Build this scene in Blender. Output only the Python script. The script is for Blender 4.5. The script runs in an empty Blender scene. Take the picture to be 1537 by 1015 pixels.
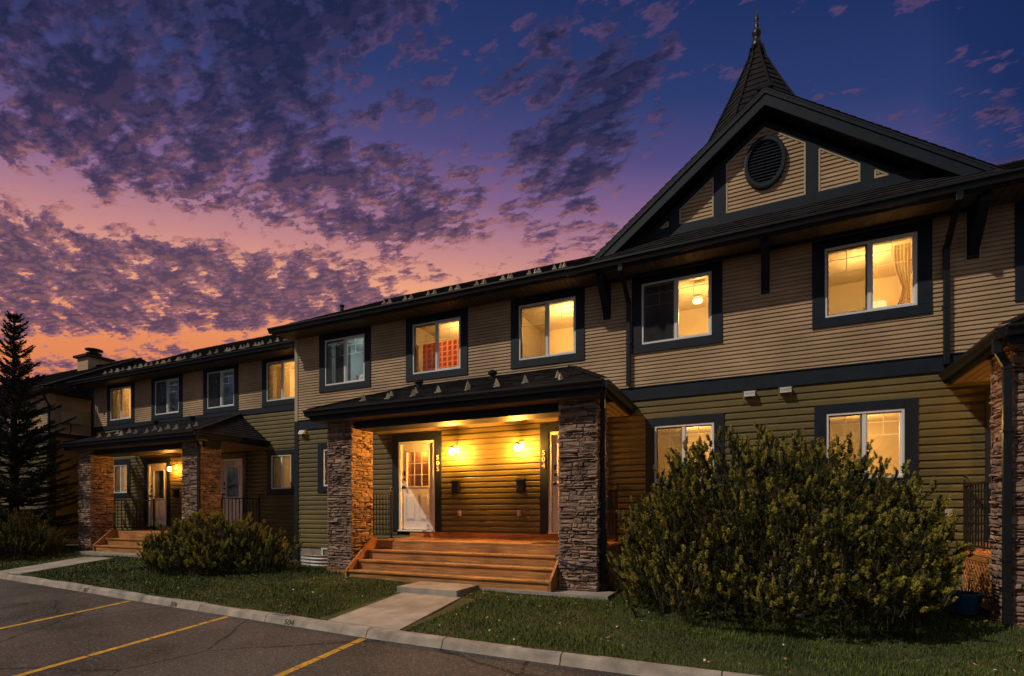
import bpy, math, random
import numpy as np
from mathutils import Vector, Matrix
random.seed(7); RNG = np.random.default_rng(11)
scene = bpy.context.scene
COL = scene.collection
EYE = 1.5                                   # camera height above the datum; all z below are relative to the camera

# ------------------------------------------------------------------ frames
def frame(x, y, rz=0.0, z=EYE): return Matrix.Translation((x, y, z)) @ Matrix.Rotation(rz, 4, 'Z')
FG = frame(0, 0)                            # ground frame
FM = frame(0, 10.0)                         # middle block, wall at y = 0
FL = frame(0, 11.0)                         # left block, set back a metre
FR = frame(-2.05, 10.0, math.radians(-2))   # right block, row bends two degrees

# ------------------------------------------------------------------ materials
MATS = {}
def nm(name):
    m = bpy.data.materials.new(name); m.use_nodes = True
    nt = m.node_tree; nt.nodes.clear()
    out = nt.nodes.new('ShaderNodeOutputMaterial')
    MATS[name] = m
    return m, nt, out
def pbr(name, base, rough=.6, var=.25, scale=6.0, dark=None, metal=0.0, bump=0.0, bscale=40.0, stretch=(1, 1, 1), island=0.0, spec=.4, scale2=None):
    m, nt, out = nm(name); N = nt.nodes.new; L = nt.links.new
    p = N('ShaderNodeBsdfPrincipled'); L(p.outputs[0], out.inputs[0])
    p.inputs['Roughness'].default_value = rough; p.inputs['Metallic'].default_value = metal
    p.inputs['Specular IOR Level'].default_value = spec
    tc = N('ShaderNodeTexCoord'); mp = N('ShaderNodeMapping'); mp.inputs['Scale'].default_value = stretch
    L(tc.outputs['Object'], mp.inputs[0])
    n = N('ShaderNodeTexNoise'); n.inputs['Scale'].default_value = scale; n.inputs['Detail'].default_value = 6
    n.inputs['Roughness'].default_value = .62
    L(mp.outputs[0], n.inputs['Vector'])
    mix = N('ShaderNodeMix'); mix.data_type = 'RGBA'
    d = dark or tuple(c*(1-var) for c in base); b = tuple(min(1, c*(1+var*.7)) for c in base)
    mix.inputs[6].default_value = (*d, 1); mix.inputs[7].default_value = (*b, 1)
    mr = N('ShaderNodeMapRange'); mr.inputs[1].default_value = .32; mr.inputs[2].default_value = .68
    L(n.outputs[0], mr.inputs[0]); L(mr.outputs[0], mix.inputs[0])
    col = mix.outputs[2]
    if scale2:
        n2 = N('ShaderNodeTexNoise'); n2.inputs['Scale'].default_value = scale2; n2.inputs['Detail'].default_value = 3
        L(tc.outputs['Object'], n2.inputs['Vector'])
        mr2 = N('ShaderNodeMapRange'); mr2.inputs[1].default_value = .3; mr2.inputs[2].default_value = .7
        mr2.inputs[3].default_value = .7; mr2.inputs[4].default_value = 1.2
        L(n2.outputs[0], mr2.inputs[0])
        vm = N('ShaderNodeVectorMath'); vm.operation = 'SCALE'; L(col, vm.inputs[0]); L(mr2.outputs[0], vm.inputs['Scale'])
        col = vm.outputs[0]
    if island:
        g = N('ShaderNodeNewGeometry'); mi = N('ShaderNodeMapRange')
        mi.inputs[3].default_value = 1-island; mi.inputs[4].default_value = 1+island
        L(g.outputs['Random Per Island'], mi.inputs[0])
        vm = N('ShaderNodeVectorMath'); vm.operation = 'SCALE'; L(col, vm.inputs[0]); L(mi.outputs[0], vm.inputs['Scale'])
        col = vm.outputs[0]
    L(col, p.inputs['Base Color'])
    if bump:
        nb = N('ShaderNodeTexNoise'); nb.inputs['Scale'].default_value = bscale; nb.inputs['Detail'].default_value = 5
        L(mp.outputs[0], nb.inputs['Vector'])
        bp = N('ShaderNodeBump'); bp.inputs['Strength'].default_value = bump; bp.inputs['Distance'].default_value = .02
        L(nb.outputs[0], bp.inputs['Height']); L(bp.outputs[0], p.inputs['Normal'])
    return m
def emit(name, col, strength):
    m, nt, out = nm(name); e = nt.nodes.new('ShaderNodeEmission')
    e.inputs[0].default_value = (*col, 1); e.inputs[1].default_value = strength
    nt.links.new(e.outputs[0], out.inputs[0]); return m

pbr('tan_vinyl', (.49, .345, .205), .62, .14, 3.0, stretch=(.5, .5, 3), scale2=.7, island=.06)
pbr('green_vinyl', (.132, .104, .034), .62, .16, 3.0, stretch=(.5, .5, 3), scale2=.7, island=.07)
pbr('dark_trim', (.010, .016, .026), .55, .25, 5.0, bump=.08, bscale=30, spec=.25)
pbr('dark_metal', (.010, .011, .014), .4, .25, 9.0, spec=.35)
pbr('black_iron', (.012, .012, .013), .5, .25, 20)
pbr('tan_trim', (.44, .35, .25), .5, .12, 4)
pbr('asphalt_shingle', (.014, .0135, .0155), .9, .5, 7.0, bump=.5, bscale=90, island=.25, spec=.2)
pbr('soffit_brown', (.105, .078, .05), .55, .2, 4.0)
pbr('porch_soffit_brown', (.17, .125, .075), .5, .2, 4.0)
pbr('white_vinyl', (.72, .72, .70), .4, .06, 5)
pbr('door_white', (.66, .64, .62), .45, .06, 4)
pbr('concrete', (.33, .29, .25), .85, .25, 3.0, bump=.25, bscale=60, scale2=.8)
pbr('curb_concrete', (.34, .29, .24), .85, .3, 2.2, bump=.3, bscale=50, scale2=5)
pbr('foundation_concrete', (.27, .235, .20), .9, .3, 4.0, bump=.25, bscale=30)
pbr('ledge_stone', (.275, .180, .130), .85, .35, 9.0, bump=.5, bscale=45, island=.35)
pbr('mortar', (.05, .042, .037), .95, .3, 20)
pbr('cedar', (.43, .20, .065), .62, .45, 4.0, stretch=(.5, 9, 9), bump=.25, bscale=14, scale2=2.2, island=.10, spec=.25)
pbr('galvanised', (.42, .42, .42), .45, .2, 8, metal=.3)
pbr('grey_plastic', (.38, .38, .39), .45, .1, 8)
pbr('beige_plastic', (.45, .37, .27), .45, .08, 8)
pbr('brass_number', (.62, .55, .42), .35, .1, 8, metal=.4)
pbr('snow_guard_metal', (.60, .48, .33), .5, .2, 30, metal=.0)
pbr('mat_rubber', (.03, .026, .024), .9, .4, 60)
pbr('blue_plastic', (.02, .12, .26), .4, .15, 8)
pbr('cord_blue', (.03, .045, .08), .5, .2, 8)
pbr('room_paint', (.70, .60, .44), .8, .14, 1.1)
pbr('room_grey', (.38, .42, .42), .8, .06, 2)
pbr('room_dark', (.16, .18, .22), .8, .1, 2)
pbr('sheer_curtain', (.70, .58, .38), .9, .1, 4, stretch=(10, 10, .5))
pbr('grey_curtain', (.33, .34, .32), .9, .12, 4, stretch=(10, 10, .5))
pbr('bark', (.05, .036, .027), .95, .4, 12, bump=.6, bscale=30)
pbr('spruce_needles', (.026, .034, .024), .8, .5, 2.5, spec=.2)
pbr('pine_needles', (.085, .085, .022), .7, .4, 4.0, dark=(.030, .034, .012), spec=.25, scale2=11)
pbr('pine_lit_shoots', (.42, .35, .05), .6, .4, 4.0, dark=(.22, .195, .032), spec=.3, scale2=9)  # new-growth tone, with the light on the tuft tips painted in
pbr('juniper_lit_shoots', (.13, .125, .03), .7, .4, 4.0, spec=.2)  # paler tips here too, light put into the colour
pbr('juniper_needles', (.05, .052, .018), .75, .5, 4.0, spec=.2)
pbr('lawn_soil', (.045, .052, .016), .95, .5, 5.0, bump=.4, bscale=40)
pbr('grass_blade', (.075, .098, .016), .7, .45, 1.6, dark=(.034, .056, .010), island=.45, spec=.25)
pbr('petal', (.6, .55, .48), .8, .2, 10)
pbr('dry_leaf', (.30, .17, .06), .8, .4, 10, island=.4)
pbr('field', (.05, .05, .025), .95, .4, .3)
pbr('yellow_paint', (.55, .30, .035), .75, .3, 9.0, bump=.3, bscale=80, scale2=30)
pbr('black_paint', (.02, .02, .02), .8, .4, 60)
pbr('faded_blue_paint', (.13, .14, .24), .85, .3, 30)
pbr('grey_blind', (.09, .085, .08), .9, .1, 5)
pbr('pink_bottle', (.6, .22, .32), .4, .1, 5)
pbr('lamp_white', (.8, .78, .72), .6, .05, 5)

def asphalt():
    m, nt, out = nm('asphalt'); N = nt.nodes.new; L = nt.links.new
    p = N('ShaderNodeBsdfPrincipled'); L(p.outputs[0], out.inputs[0]); p.inputs['Roughness'].default_value = .85
    p.inputs['Specular IOR Level'].default_value = .25
    tc = N('ShaderNodeTexCoord')
    n1 = N('ShaderNodeTexNoise'); n1.inputs['Scale'].default_value = .9; n1.inputs['Detail'].default_value = 6
    v = N('ShaderNodeTexVoronoi'); v.inputs['Scale'].default_value = 55
    n3 = N('ShaderNodeTexNoise'); n3.inputs['Scale'].default_value = 38; n3.inputs['Detail'].default_value = 4
    for n in (n1, v, n3): L(tc.outputs['Object'], n.inputs['Vector'])
    r1 = N('ShaderNodeValToRGB'); e = r1.color_ramp.elements
    e[0].position = .3; e[0].color = (.055, .044, .038, 1); e[1].position = .7; e[1].color = (.098, .080, .068, 1)
    L(n1.outputs[0], r1.inputs[0])
    r2 = N('ShaderNodeMapRange'); r2.inputs[1].default_value = .25; r2.inputs[2].default_value = .75; r2.inputs[3].default_value = .5; r2.inputs[4].default_value = 1.5
    L(n3.outputs[0], r2.inputs[0])
    vm = N('ShaderNodeVectorMath'); vm.operation = 'SCALE'; L(r1.outputs[0], vm.inputs[0]); L(r2.outputs[0], vm.inputs['Scale'])
    # pale aggregate chips
    sp = N('ShaderNodeSeparateColor'); L(v.outputs['Color'], sp.inputs[0])
    gt = N('ShaderNodeMath'); gt.operation = 'GREATER_THAN'; gt.inputs[1].default_value = .93; L(sp.outputs[0], gt.inputs[0])
    mx = N('ShaderNodeMix'); mx.data_type = 'RGBA'; mx.inputs[7].default_value = (.19, .16, .14, 1)
    ck = N('ShaderNodeTexVoronoi'); ck.feature = 'DISTANCE_TO_EDGE'; ck.inputs['Scale'].default_value = .42
    wn = N('ShaderNodeTexNoise'); wn.inputs['Scale'].default_value = 2.2; wn.inputs['Detail'].default_value = 5; L(tc.outputs['Object'], wn.inputs['Vector'])
    wa = N('ShaderNodeMix'); wa.data_type = 'RGBA'; wa.inputs[0].default_value = .16; L(tc.outputs['Object'], wa.inputs[6]); L(wn.outputs['Color'], wa.inputs[7]); L(wa.outputs[2], ck.inputs['Vector'])
    cl = N('ShaderNodeMapRange'); cl.inputs[1].default_value = .002; cl.inputs[2].default_value = .012; cl.inputs[3].default_value = .35; L(ck.outputs['Distance'], cl.inputs[0])
    st = N('ShaderNodeTexNoise'); st.inputs['Scale'].default_value = .55; st.inputs['Detail'].default_value = 3; L(tc.outputs['Object'], st.inputs['Vector'])
    sr = N('ShaderNodeMapRange'); sr.inputs[1].default_value = .36; sr.inputs[2].default_value = .46; sr.inputs[3].default_value = .62; L(st.outputs[0], sr.inputs[0])
    cm = N('ShaderNodeMath'); cm.operation = 'MULTIPLY'; L(cl.outputs[0], cm.inputs[0]); L(sr.outputs[0], cm.inputs[1])
    vm2 = N('ShaderNodeVectorMath'); vm2.operation = 'SCALE'; L(vm.outputs[0], vm2.inputs[0]); L(cm.outputs[0], vm2.inputs['Scale']); vm = vm2
    ml = N('ShaderNodeMath'); ml.operation = 'MULTIPLY'; ml.inputs[1].default_value = .6; L(gt.outputs[0], ml.inputs[0])
    L(ml.outputs[0], mx.inputs[0]); L(vm.outputs[0], mx.inputs[6]); L(mx.outputs[2], p.inputs['Base Color'])
    b = N('ShaderNodeBump'); b.inputs['Strength'].default_value = .6; b.inputs['Distance'].default_value = .01
    L(v.outputs['Distance'], b.inputs['Height']); L(b.outputs[0], p.inputs['Normal'])
asphalt()
def plaid():
    m, nt, out = nm('red_plaid'); N = nt.nodes.new; L = nt.links.new
    p = N('ShaderNodeBsdfPrincipled'); L(p.outputs[0], out.inputs[0]); p.inputs['Roughness'].default_value = .9
    tc = N('ShaderNodeTexCoord'); w = []
    for ax, sc in (('X', 2.3), ('Z', 2.6)):
        t = N('ShaderNodeTexWave'); t.bands_direction = ax; t.inputs['Scale'].default_value = sc; L(tc.outputs['Object'], t.inputs['Vector'])
        r = N('ShaderNodeMapRange'); r.inputs[1].default_value = .8; r.inputs[2].default_value = .95; L(t.outputs[1], r.inputs[0]); w.append(r)
    a = N('ShaderNodeMath'); a.operation = 'MAXIMUM'; L(w[0].outputs[0], a.inputs[0]); L(w[1].outputs[0], a.inputs[1])
    mx = N('ShaderNodeMix'); mx.data_type = 'RGBA'; mx.inputs[6].default_value = (.50, .035, .03, 1); mx.inputs[7].default_value = (.75, .42, .15, 1)
    L(a.outputs[0], mx.inputs[0]); L(mx.outputs[2], p.inputs['Base Color'])
plaid()
def glass():
    m, nt, out = nm('window_glass'); N = nt.nodes.new; L = nt.links.new
    t = N('ShaderNodeBsdfTransparent'); t.inputs[0].default_value = (.93, .95, .94, 1)
    g = N('ShaderNodeBsdfGlossy'); g.inputs['Roughness'].default_value = .015
    f = N('ShaderNodeLayerWeight'); pw = N('ShaderNodeMath'); pw.operation = 'POWER'; pw.inputs[1].default_value = 4.5; L(f.outputs['Facing'], pw.inputs[0])
    a = N('ShaderNodeMath'); a.operation = 'MULTIPLY_ADD'; a.inputs[1].default_value = .9; a.inputs[2].default_value = .05; a.use_clamp = True
    L(pw.outputs[0], a.inputs[0])
    mx = N('ShaderNodeMixShader'); L(a.outputs[0], mx.inputs[0]); L(t.outputs[0], mx.inputs[1]); L(g.outputs[0], mx.inputs[2]); L(mx.outputs[0], out.inputs[0])
    m2, nt, out = nm('insect_screen'); N = nt.nodes.new; L = nt.links.new
    t = N('ShaderNodeBsdfTransparent'); d = N('ShaderNodeBsdfDiffuse'); d.inputs[0].default_value = (.05, .05, .05, 1)
    mx = N('ShaderNodeMixShader'); mx.inputs[0].default_value = .40; L(t.outputs[0], mx.inputs[1]); L(d.outputs[0], mx.inputs[2]); L(mx.outputs[0], out.inputs[0])
glass()
def translucent(name, fac):
    m = MATS[name]; nt = m.node_tree; N = nt.nodes.new; L = nt.links.new
    p = next(n for n in nt.nodes if n.type == 'BSDF_PRINCIPLED'); out = next(n for n in nt.nodes if n.type == 'OUTPUT_MATERIAL')
    t = N('ShaderNodeBsdfTranslucent'); src = p.inputs['Base Color'].links[0].from_socket; L(src, t.inputs[0])
    mx = N('ShaderNodeMixShader'); mx.inputs[0].default_value = fac; L(p.outputs[0], mx.inputs[1]); L(t.outputs[0], mx.inputs[2]); L(mx.outputs[0], out.inputs[0])
pbr('grille_white', (.8, .78, .74), .5, .05, 5)
for nm_, f_ in (('sheer_curtain', .6), ('grey_curtain', .06), ('red_plaid', .6), ('grille_white', .8)): translucent(nm_, f_)
emit('porch_bulb', (1.0, .42, .06), 2500)
emit('porch_bulb_dim', (1.0, .40, .055), 800)
emit('room_bulb', (1.0, .62, .22), 5)
emit('room_bulb_white', (.95, 1.0, .97), 7)
emit('lit_shade', (1.0, .66, .26), 1.6)

# ------------------------------------------------------------------ mesh builder
class MB:
    def __init__(s): s.v = []; s.f = []
    def add(s, vs, fs):
        o = len(s.v); s.v.extend([tuple(p) for p in vs]); s.f.extend([tuple(i+o for i in q) for q in fs]); return s
    def quad(s, a, b, c, d): return s.add([a, b, c, d], [(0, 1, 2, 3)])
    def box(s, x0, x1, y0, y1, z0, z1):
        return s.add([(x0, y0, z0), (x1, y0, z0), (x1, y1, z0), (x0, y1, z0), (x0, y0, z1), (x1, y0, z1), (x1, y1, z1), (x0, y1, z1)],
                     [(3, 2, 1, 0), (4, 5, 6, 7), (0, 1, 5, 4), (1, 2, 6, 5), (2, 3, 7, 6), (3, 0, 4, 7)])
    def prism(s, prof, axis, a, b):
        """extrude a 2-D profile along axis 'x' (profile = (y,z)) or 'y' (profile = (x,z))"""
        n = len(prof)
        P = (lambda t, q: (t, q[0], q[1])) if axis == 'x' else (lambda t, q: (q[0], t, q[1]))
        s.add([P(a, q) for q in prof] + [P(b, q) for q in prof],
              [tuple(range(n))[::-1], tuple(range(n, 2*n))] + [(i, (i+1) % n, n+(i+1) % n, n+i) for i in range(n)])
        return s
    def bar(s, p, q, w, h=None, up=(0, 0, 1)):
        p, q = Vector(p), Vector(q); d = (q-p).normalized(); u = Vector(up)
        if abs(d.dot(u)) > .98: u = Vector((0, 1, 0))
        a = d.cross(u).normalized(); b = a.cross(d).normalized(); h = h or w
        vs = [c + a*i*w/2 + b*j*h/2 for c in (p, q) for i, j in ((-1, -1), (1, -1), (1, 1), (-1, 1))]
        return s.add(vs, [(3, 2, 1, 0), (4, 5, 6, 7), (0, 1, 5, 4), (1, 2, 6, 5), (2, 3, 7, 6), (3, 0, 4, 7)])
    def tube(s, pts, r, n=8, cap=True):
        pts = [Vector(p) for p in pts]; rs = r if isinstance(r, (list, tuple)) else [r]*len(pts)
        rings = []
        for i, p in enumerate(pts):
            d = (pts[min(i+1, len(pts)-1)] - pts[max(i-1, 0)]).normalized()
            u = Vector((0, 0, 1)) if abs(d.z) < .95 else Vector((1, 0, 0))
            a = d.cross(u).normalized(); b = a.cross(d).normalized()
            rings.append([p + (a*math.cos(t) + b*math.sin(t))*rs[i] for t in (2*math.pi*k/n for k in range(n))])
        vs = [v for rg in rings for v in rg]; fs = []
        for i in range(len(pts)-1):
            for k in range(n): fs.append((i*n+k, i*n+(k+1) % n, (i+1)*n+(k+1) % n, (i+1)*n+k))
        if cap: fs += [tuple(range(n))[::-1], tuple(range((len(pts)-1)*n, len(pts)*n))]
        return s.add(vs, fs)
    def lathe(s, c, prof, n=16, ax='z'):
        vs = []; fs = []
        for r, h in prof:
            for k in range(n):
                t = 2*math.pi*k/n + math.pi/n; x, y = r*math.cos(t), r*math.sin(t)
                vs.append((c[0]+x, c[1]+y, c[2]+h) if ax == 'z' else (c[0]+x, c[1]+h, c[2]+y))
        for i in range(len(prof)-1):
            for k in range(n): fs.append((i*n+k, i*n+(k+1) % n, (i+1)*n+(k+1) % n, (i+1)*n+k))
        fs += [tuple(range(n))[::-1], tuple(range((len(prof)-1)*n, len(prof)*n))]
        return s.add(vs, fs)

ORG = {}
def setp(o, label=None, cat=None, group=None, kind=None):
    if label: o['label'] = label
    if cat: o['category'] = cat
    if group: o['group'] = group
    if kind: o['kind'] = kind
    return o
def thing(name, label, cat, F, org, group=None):
    o = bpy.data.objects.new(name, None); COL.objects.link(o); o.empty_display_size = .2
    o.matrix_world = F @ Matrix.Translation(org); ORG[o] = Vector(org)
    return setp(o, label, cat, group)
def mesh_of(name, mb, mat, org=(0, 0, 0), smooth=False):
    me = bpy.data.meshes.new(name); ox, oy, oz = org
    me.from_pydata([(x-ox, y-oy, z-oz) for x, y, z in mb.v], [], mb.f); me.update()
    me.materials.append(MATS[mat])
    if smooth: me.polygons.foreach_set('use_smooth', [True]*len(me.polygons))
    return me
def part(name, mb, mat, parent, smooth=False, bevel=0, label=None):
    o = bpy.data.objects.new(name, mesh_of(name, mb, mat, ORG[parent], smooth)); COL.objects.link(o)
    o.parent = parent; ORG[o] = ORG[parent]
    if bevel:
        b = o.modifiers.new('edge', 'BEVEL'); b.width = bevel; b.segments = 2; b.limit_method = 'ANGLE'
    if label: o['label'] = label
    return o
def solo(name, mb, mat, F, org, label=None, cat=None, group=None, kind=None, smooth=False, bevel=0):
    o = bpy.data.objects.new(name, mesh_of(name, mb, mat, org, smooth)); COL.objects.link(o)
    o.matrix_world = F @ Matrix.Translation(org); ORG[o] = Vector(org)
    if bevel:
        b = o.modifiers.new('edge', 'BEVEL'); b.width = bevel; b.segments = 2; b.limit_method = 'ANGLE'
    return setp(o, label, cat, group, kind)
def dup(root, F, org, label, group=None):
    r = root.copy(); COL.objects.link(r); r.matrix_world = F @ Matrix.Translation(org); r['label'] = label
    if group: r['group'] = group
    for ch in list(root.children):
        c = ch.copy(); COL.objects.link(c); c.parent = r
        for g in list(ch.children):
            d = g.copy(); COL.objects.link(d); d.parent = c
    return r
def np_mesh(name, verts, faces_n, mat):
    """verts (N,3) float array in consecutive faces_n-gons"""
    me = bpy.data.meshes.new(name); n = len(verts); k = faces_n
    me.vertices.add(n); me.vertices.foreach_set('co', verts.astype(np.float32).ravel())
    me.loops.add(n); me.loops.foreach_set('vertex_index', np.arange(n, dtype=np.int32))
    me.polygons.add(n//k); me.polygons.foreach_set('loop_start', np.arange(0, n, k, dtype=np.int32))
    me.polygons.foreach_set('loop_total', np.full(n//k, k, dtype=np.int32))
    me.update(calc_edges=True); me.materials.append(MATS[mat]); return me

# ------------------------------------------------------------------ lapped panels
def cut(iv, z0, z1, holes):
    ivs = [iv]
    for hx0, hx1, hz0, hz1 in holes:
        if z1 <= hz0 + 1e-4 or z0 >= hz1 - 1e-4: continue
        nxt = []
        for a, b in ivs:
            if hx1 <= a or hx0 >= b: nxt.append((a, b)); continue
            if hx0 > a: nxt.append((a, hx0))
            if hx1 < b: nxt.append((hx1, b))
        ivs = nxt
    return ivs
def siding(mb, x0, x1, z0, z1, exp, holes=(), d=.0195, P=None, lim=None):
    """dutch-lap vinyl siding on the plane y = 0 (P maps (s, out, z) to a point); lim(z) gives the half-open span at height z"""
    P = P or (lambda s, o, z: (s, -o, z)); n = max(1, round((z1-z0)/exp)); h = (z1-z0)/n; jx = x0+random.uniform(.5, 3)
    for k in range(n):
        a = z0+k*h; b = a+h
        iv = lim(a) if lim else (x0, x1)
        if iv is None: continue
        if k % 2 == 0: jx = x0+random.uniform(.6, 3.4)
        prof = [(-.002, a), (d, a+.0005), (d*.95, a+h*.58), (d*.2, a+h*.72), (-.002, b)]
        for (l, r) in cut(iv, a, b, holes):
            xs = [l]; q = jx
            while q < r-.25 and not lim:
                if q > l+.25: xs.append(q)
                q += 3.7
            xs.append(r)
            for l2, r2 in zip(xs, xs[1:]):
                e = random.uniform(-.0012, .0012); vs = []
                for o, z in prof:
                    ll, rr = l2, r2
                    if lim:
                        w = lim(z) or (GX, GX); ll, rr = max(l2, w[0]), min(r2, w[1])
                        if rr < ll: ll = rr = (ll+rr)/2
                    vs += [P(ll, o+e, z), P(rr, o+e, z)]
                mb.add(vs, [(2*i, 2*i+1, 2*i+3, 2*i+2) for i in range(len(prof)-1)])
def shingles(mb, O, U, V, rows, iv, exp=.135, thick=.014, tab=.30, tmax=1e9):
    """courses of shingles on the plane O + s*U + t*V; iv(t) gives the s-interval"""
    O, U, V = Vector(O), Vector(U).normalized(), Vector(V).normalized(); Nn = U.cross(V).normalized()
    if Nn.z < 0: Nn = -Nn
    for k in range(rows):
        t0 = k*exp; t1 = min(t0+exp, tmax)
        if t0 >= tmax-.02: break
        a0, b0 = iv(t0); a1, b1 = iv(t1)
        if b0-a0 < .02: break
        if b1 < a1: a1 = b1 = (a1+b1)/2
        # cut the course into tabs of uneven width
        m = max(1, int((b0-a0)/tab)); cuts = [0.0]
        off = random.random()
        for j in range(m): cuts.append(min(1, max(0, (j+off*.8+random.uniform(-.12, .12)+.1)/m)))
        cuts = sorted(set(cuts+[1.0]))
        for c0, c1 in zip(cuts, cuts[1:]):
            if c1-c0 < 1e-4: continue
            th = thick*random.uniform(.7, 1.25); g = .003/(max(.05, b0-a0))
            q0, q1 = c0+g, c1-g
            if q1 <= q0: q0, q1 = c0, c1
            A = O+U*(a0+(b0-a0)*q0)+V*t0; B = O+U*(a0+(b0-a0)*q1)+V*t0
            C = O+U*(a1+(b1-a1)*q1)+V*(t1+.01); D = O+U*(a1+(b1-a1)*q0)+V*(t1+.01)
            mb.add([A, B, B+Nn*th, A+Nn*th, C+Nn*.002, D+Nn*.002], [(0, 1, 2, 3), (3, 2, 4, 5), (1, 4, 2), (0, 3, 5)])
def slab(mb, pts, th):
    """roof deck: polygon extruded straight down"""
    n = len(pts); lo = [(x, y, z-th) for x, y, z in pts]
    mb.add(list(pts)+lo, [tuple(range(n)), tuple(range(n, 2*n))[::-1]] + [(i, n+i, n+(i+1) % n, (i+1) % n) for i in range(n)])
def gutter(mb, x0, x1, y, z, h=.115, w=.12):
    """K-style eaves trough along x with its back at y, top at z"""
    prof = [(y, z), (y, z-h), (y-w*.62, z-h), (y-w*.78, z-h*.45), (y-w, z-h*.25), (y-w, z), (y-w+.012, z), (y-w+.012, z-h*.2), (y-.012, z-h*.8), (y-.012, z)]
    mb.prism(prof, 'x', x0, x1)
    for k in range(int((x1-x0)/.9)):
        xx = x0+.45+k*.9; mb.box(xx-.012, xx+.012, y-w+.013, y-.013, z-.012, z-.004)
def soffit(mb, x0, x1, y0, y1, z, pitch=.105):
    """grooved soffit boards running out from the wall"""
    n = max(1, round((x1-x0)/pitch)); w = (x1-x0)/n
    for k in range(n):
        a = x0+k*w
        mb.box(a+.006, a+w-.006, y0, y1, z-.008, z+.004)
    mb.box(x0, x1, y0, y1, z+.006, z+.02)
def stonework(mb, core, x0, x1, y0, y1, z0, z1, sides='fblr'):
    core.box(x0+.03, x1-.03, y0+.03, y1-.03, z0, z1)
    for sd in sides:
        L0, L1 = (x0, x1) if sd in 'fb' else (y0, y1)
        def P(s, o, z):
            if sd == 'f': return (s, y0+.035-o, z)
            if sd == 'b': return (s, y1-.035+o, z)
            if sd == 'l': return (x0+.035-o, s, z)
            return (x1-.035+o, s, z)
        z = z0
        while z < z1-.02:
            h = min(random.choice((.028, .034, .042, .050, .060, .075)), z1-z); s = L0
            while s < L1-.005:
                w = min(random.choice((random.uniform(.06, .16), random.uniform(.12, .36))), L1-s)
                if L1-s-w < .05: w = L1-s
                o = random.uniform(.018, .056); j = lambda q=.011: random.uniform(-q, q)
                hh = h*random.uniform(.9, 1.15); g = .004
                zl0, zr0, zl1, zr1 = z+g+j(.009), z+g+j(.009), z+hh-g+j(.012), z+hh-g+j(.012)
                e = .013; mid = s+w/2+j(.03)
                out = [(s+g, zl0), (mid, (zl0+zr0)/2+j(.008)), (s+w-g, zr0), (s+w-g, zr1), (mid, (zl1+zr1)/2+j(.010)), (s+g, zl1)]
                cx = s+w/2; cz = (zl0+zl1)/2; n = 6
                inn = [(a+(e if a < cx-.01 else -e if a > cx+.01 else 0), b+(e*.8 if b < cz else -e*.8)) for a, b in out]
                vs = [P(a, 0, b) for a, b in out]+[P(a, o*.75, b) for a, b in out]+[P(a, o+j(.012), b) for a, b in inn]+[P(cx, o+random.uniform(0, .016), cz)]
                fs = []
                for k in range(6):
                    kk = (k+1) % 6
                    fs += [(k, kk, n+kk, n+k), (n+k, n+kk, 2*n+kk, 2*n+k), (2*n+k, 2*n+kk, 18)]
                if sd in 'br'[:1] or sd == 'l': fs = [q[::-1] for q in fs]
                mb.add(vs, fs); s += w
            z += h

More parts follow.
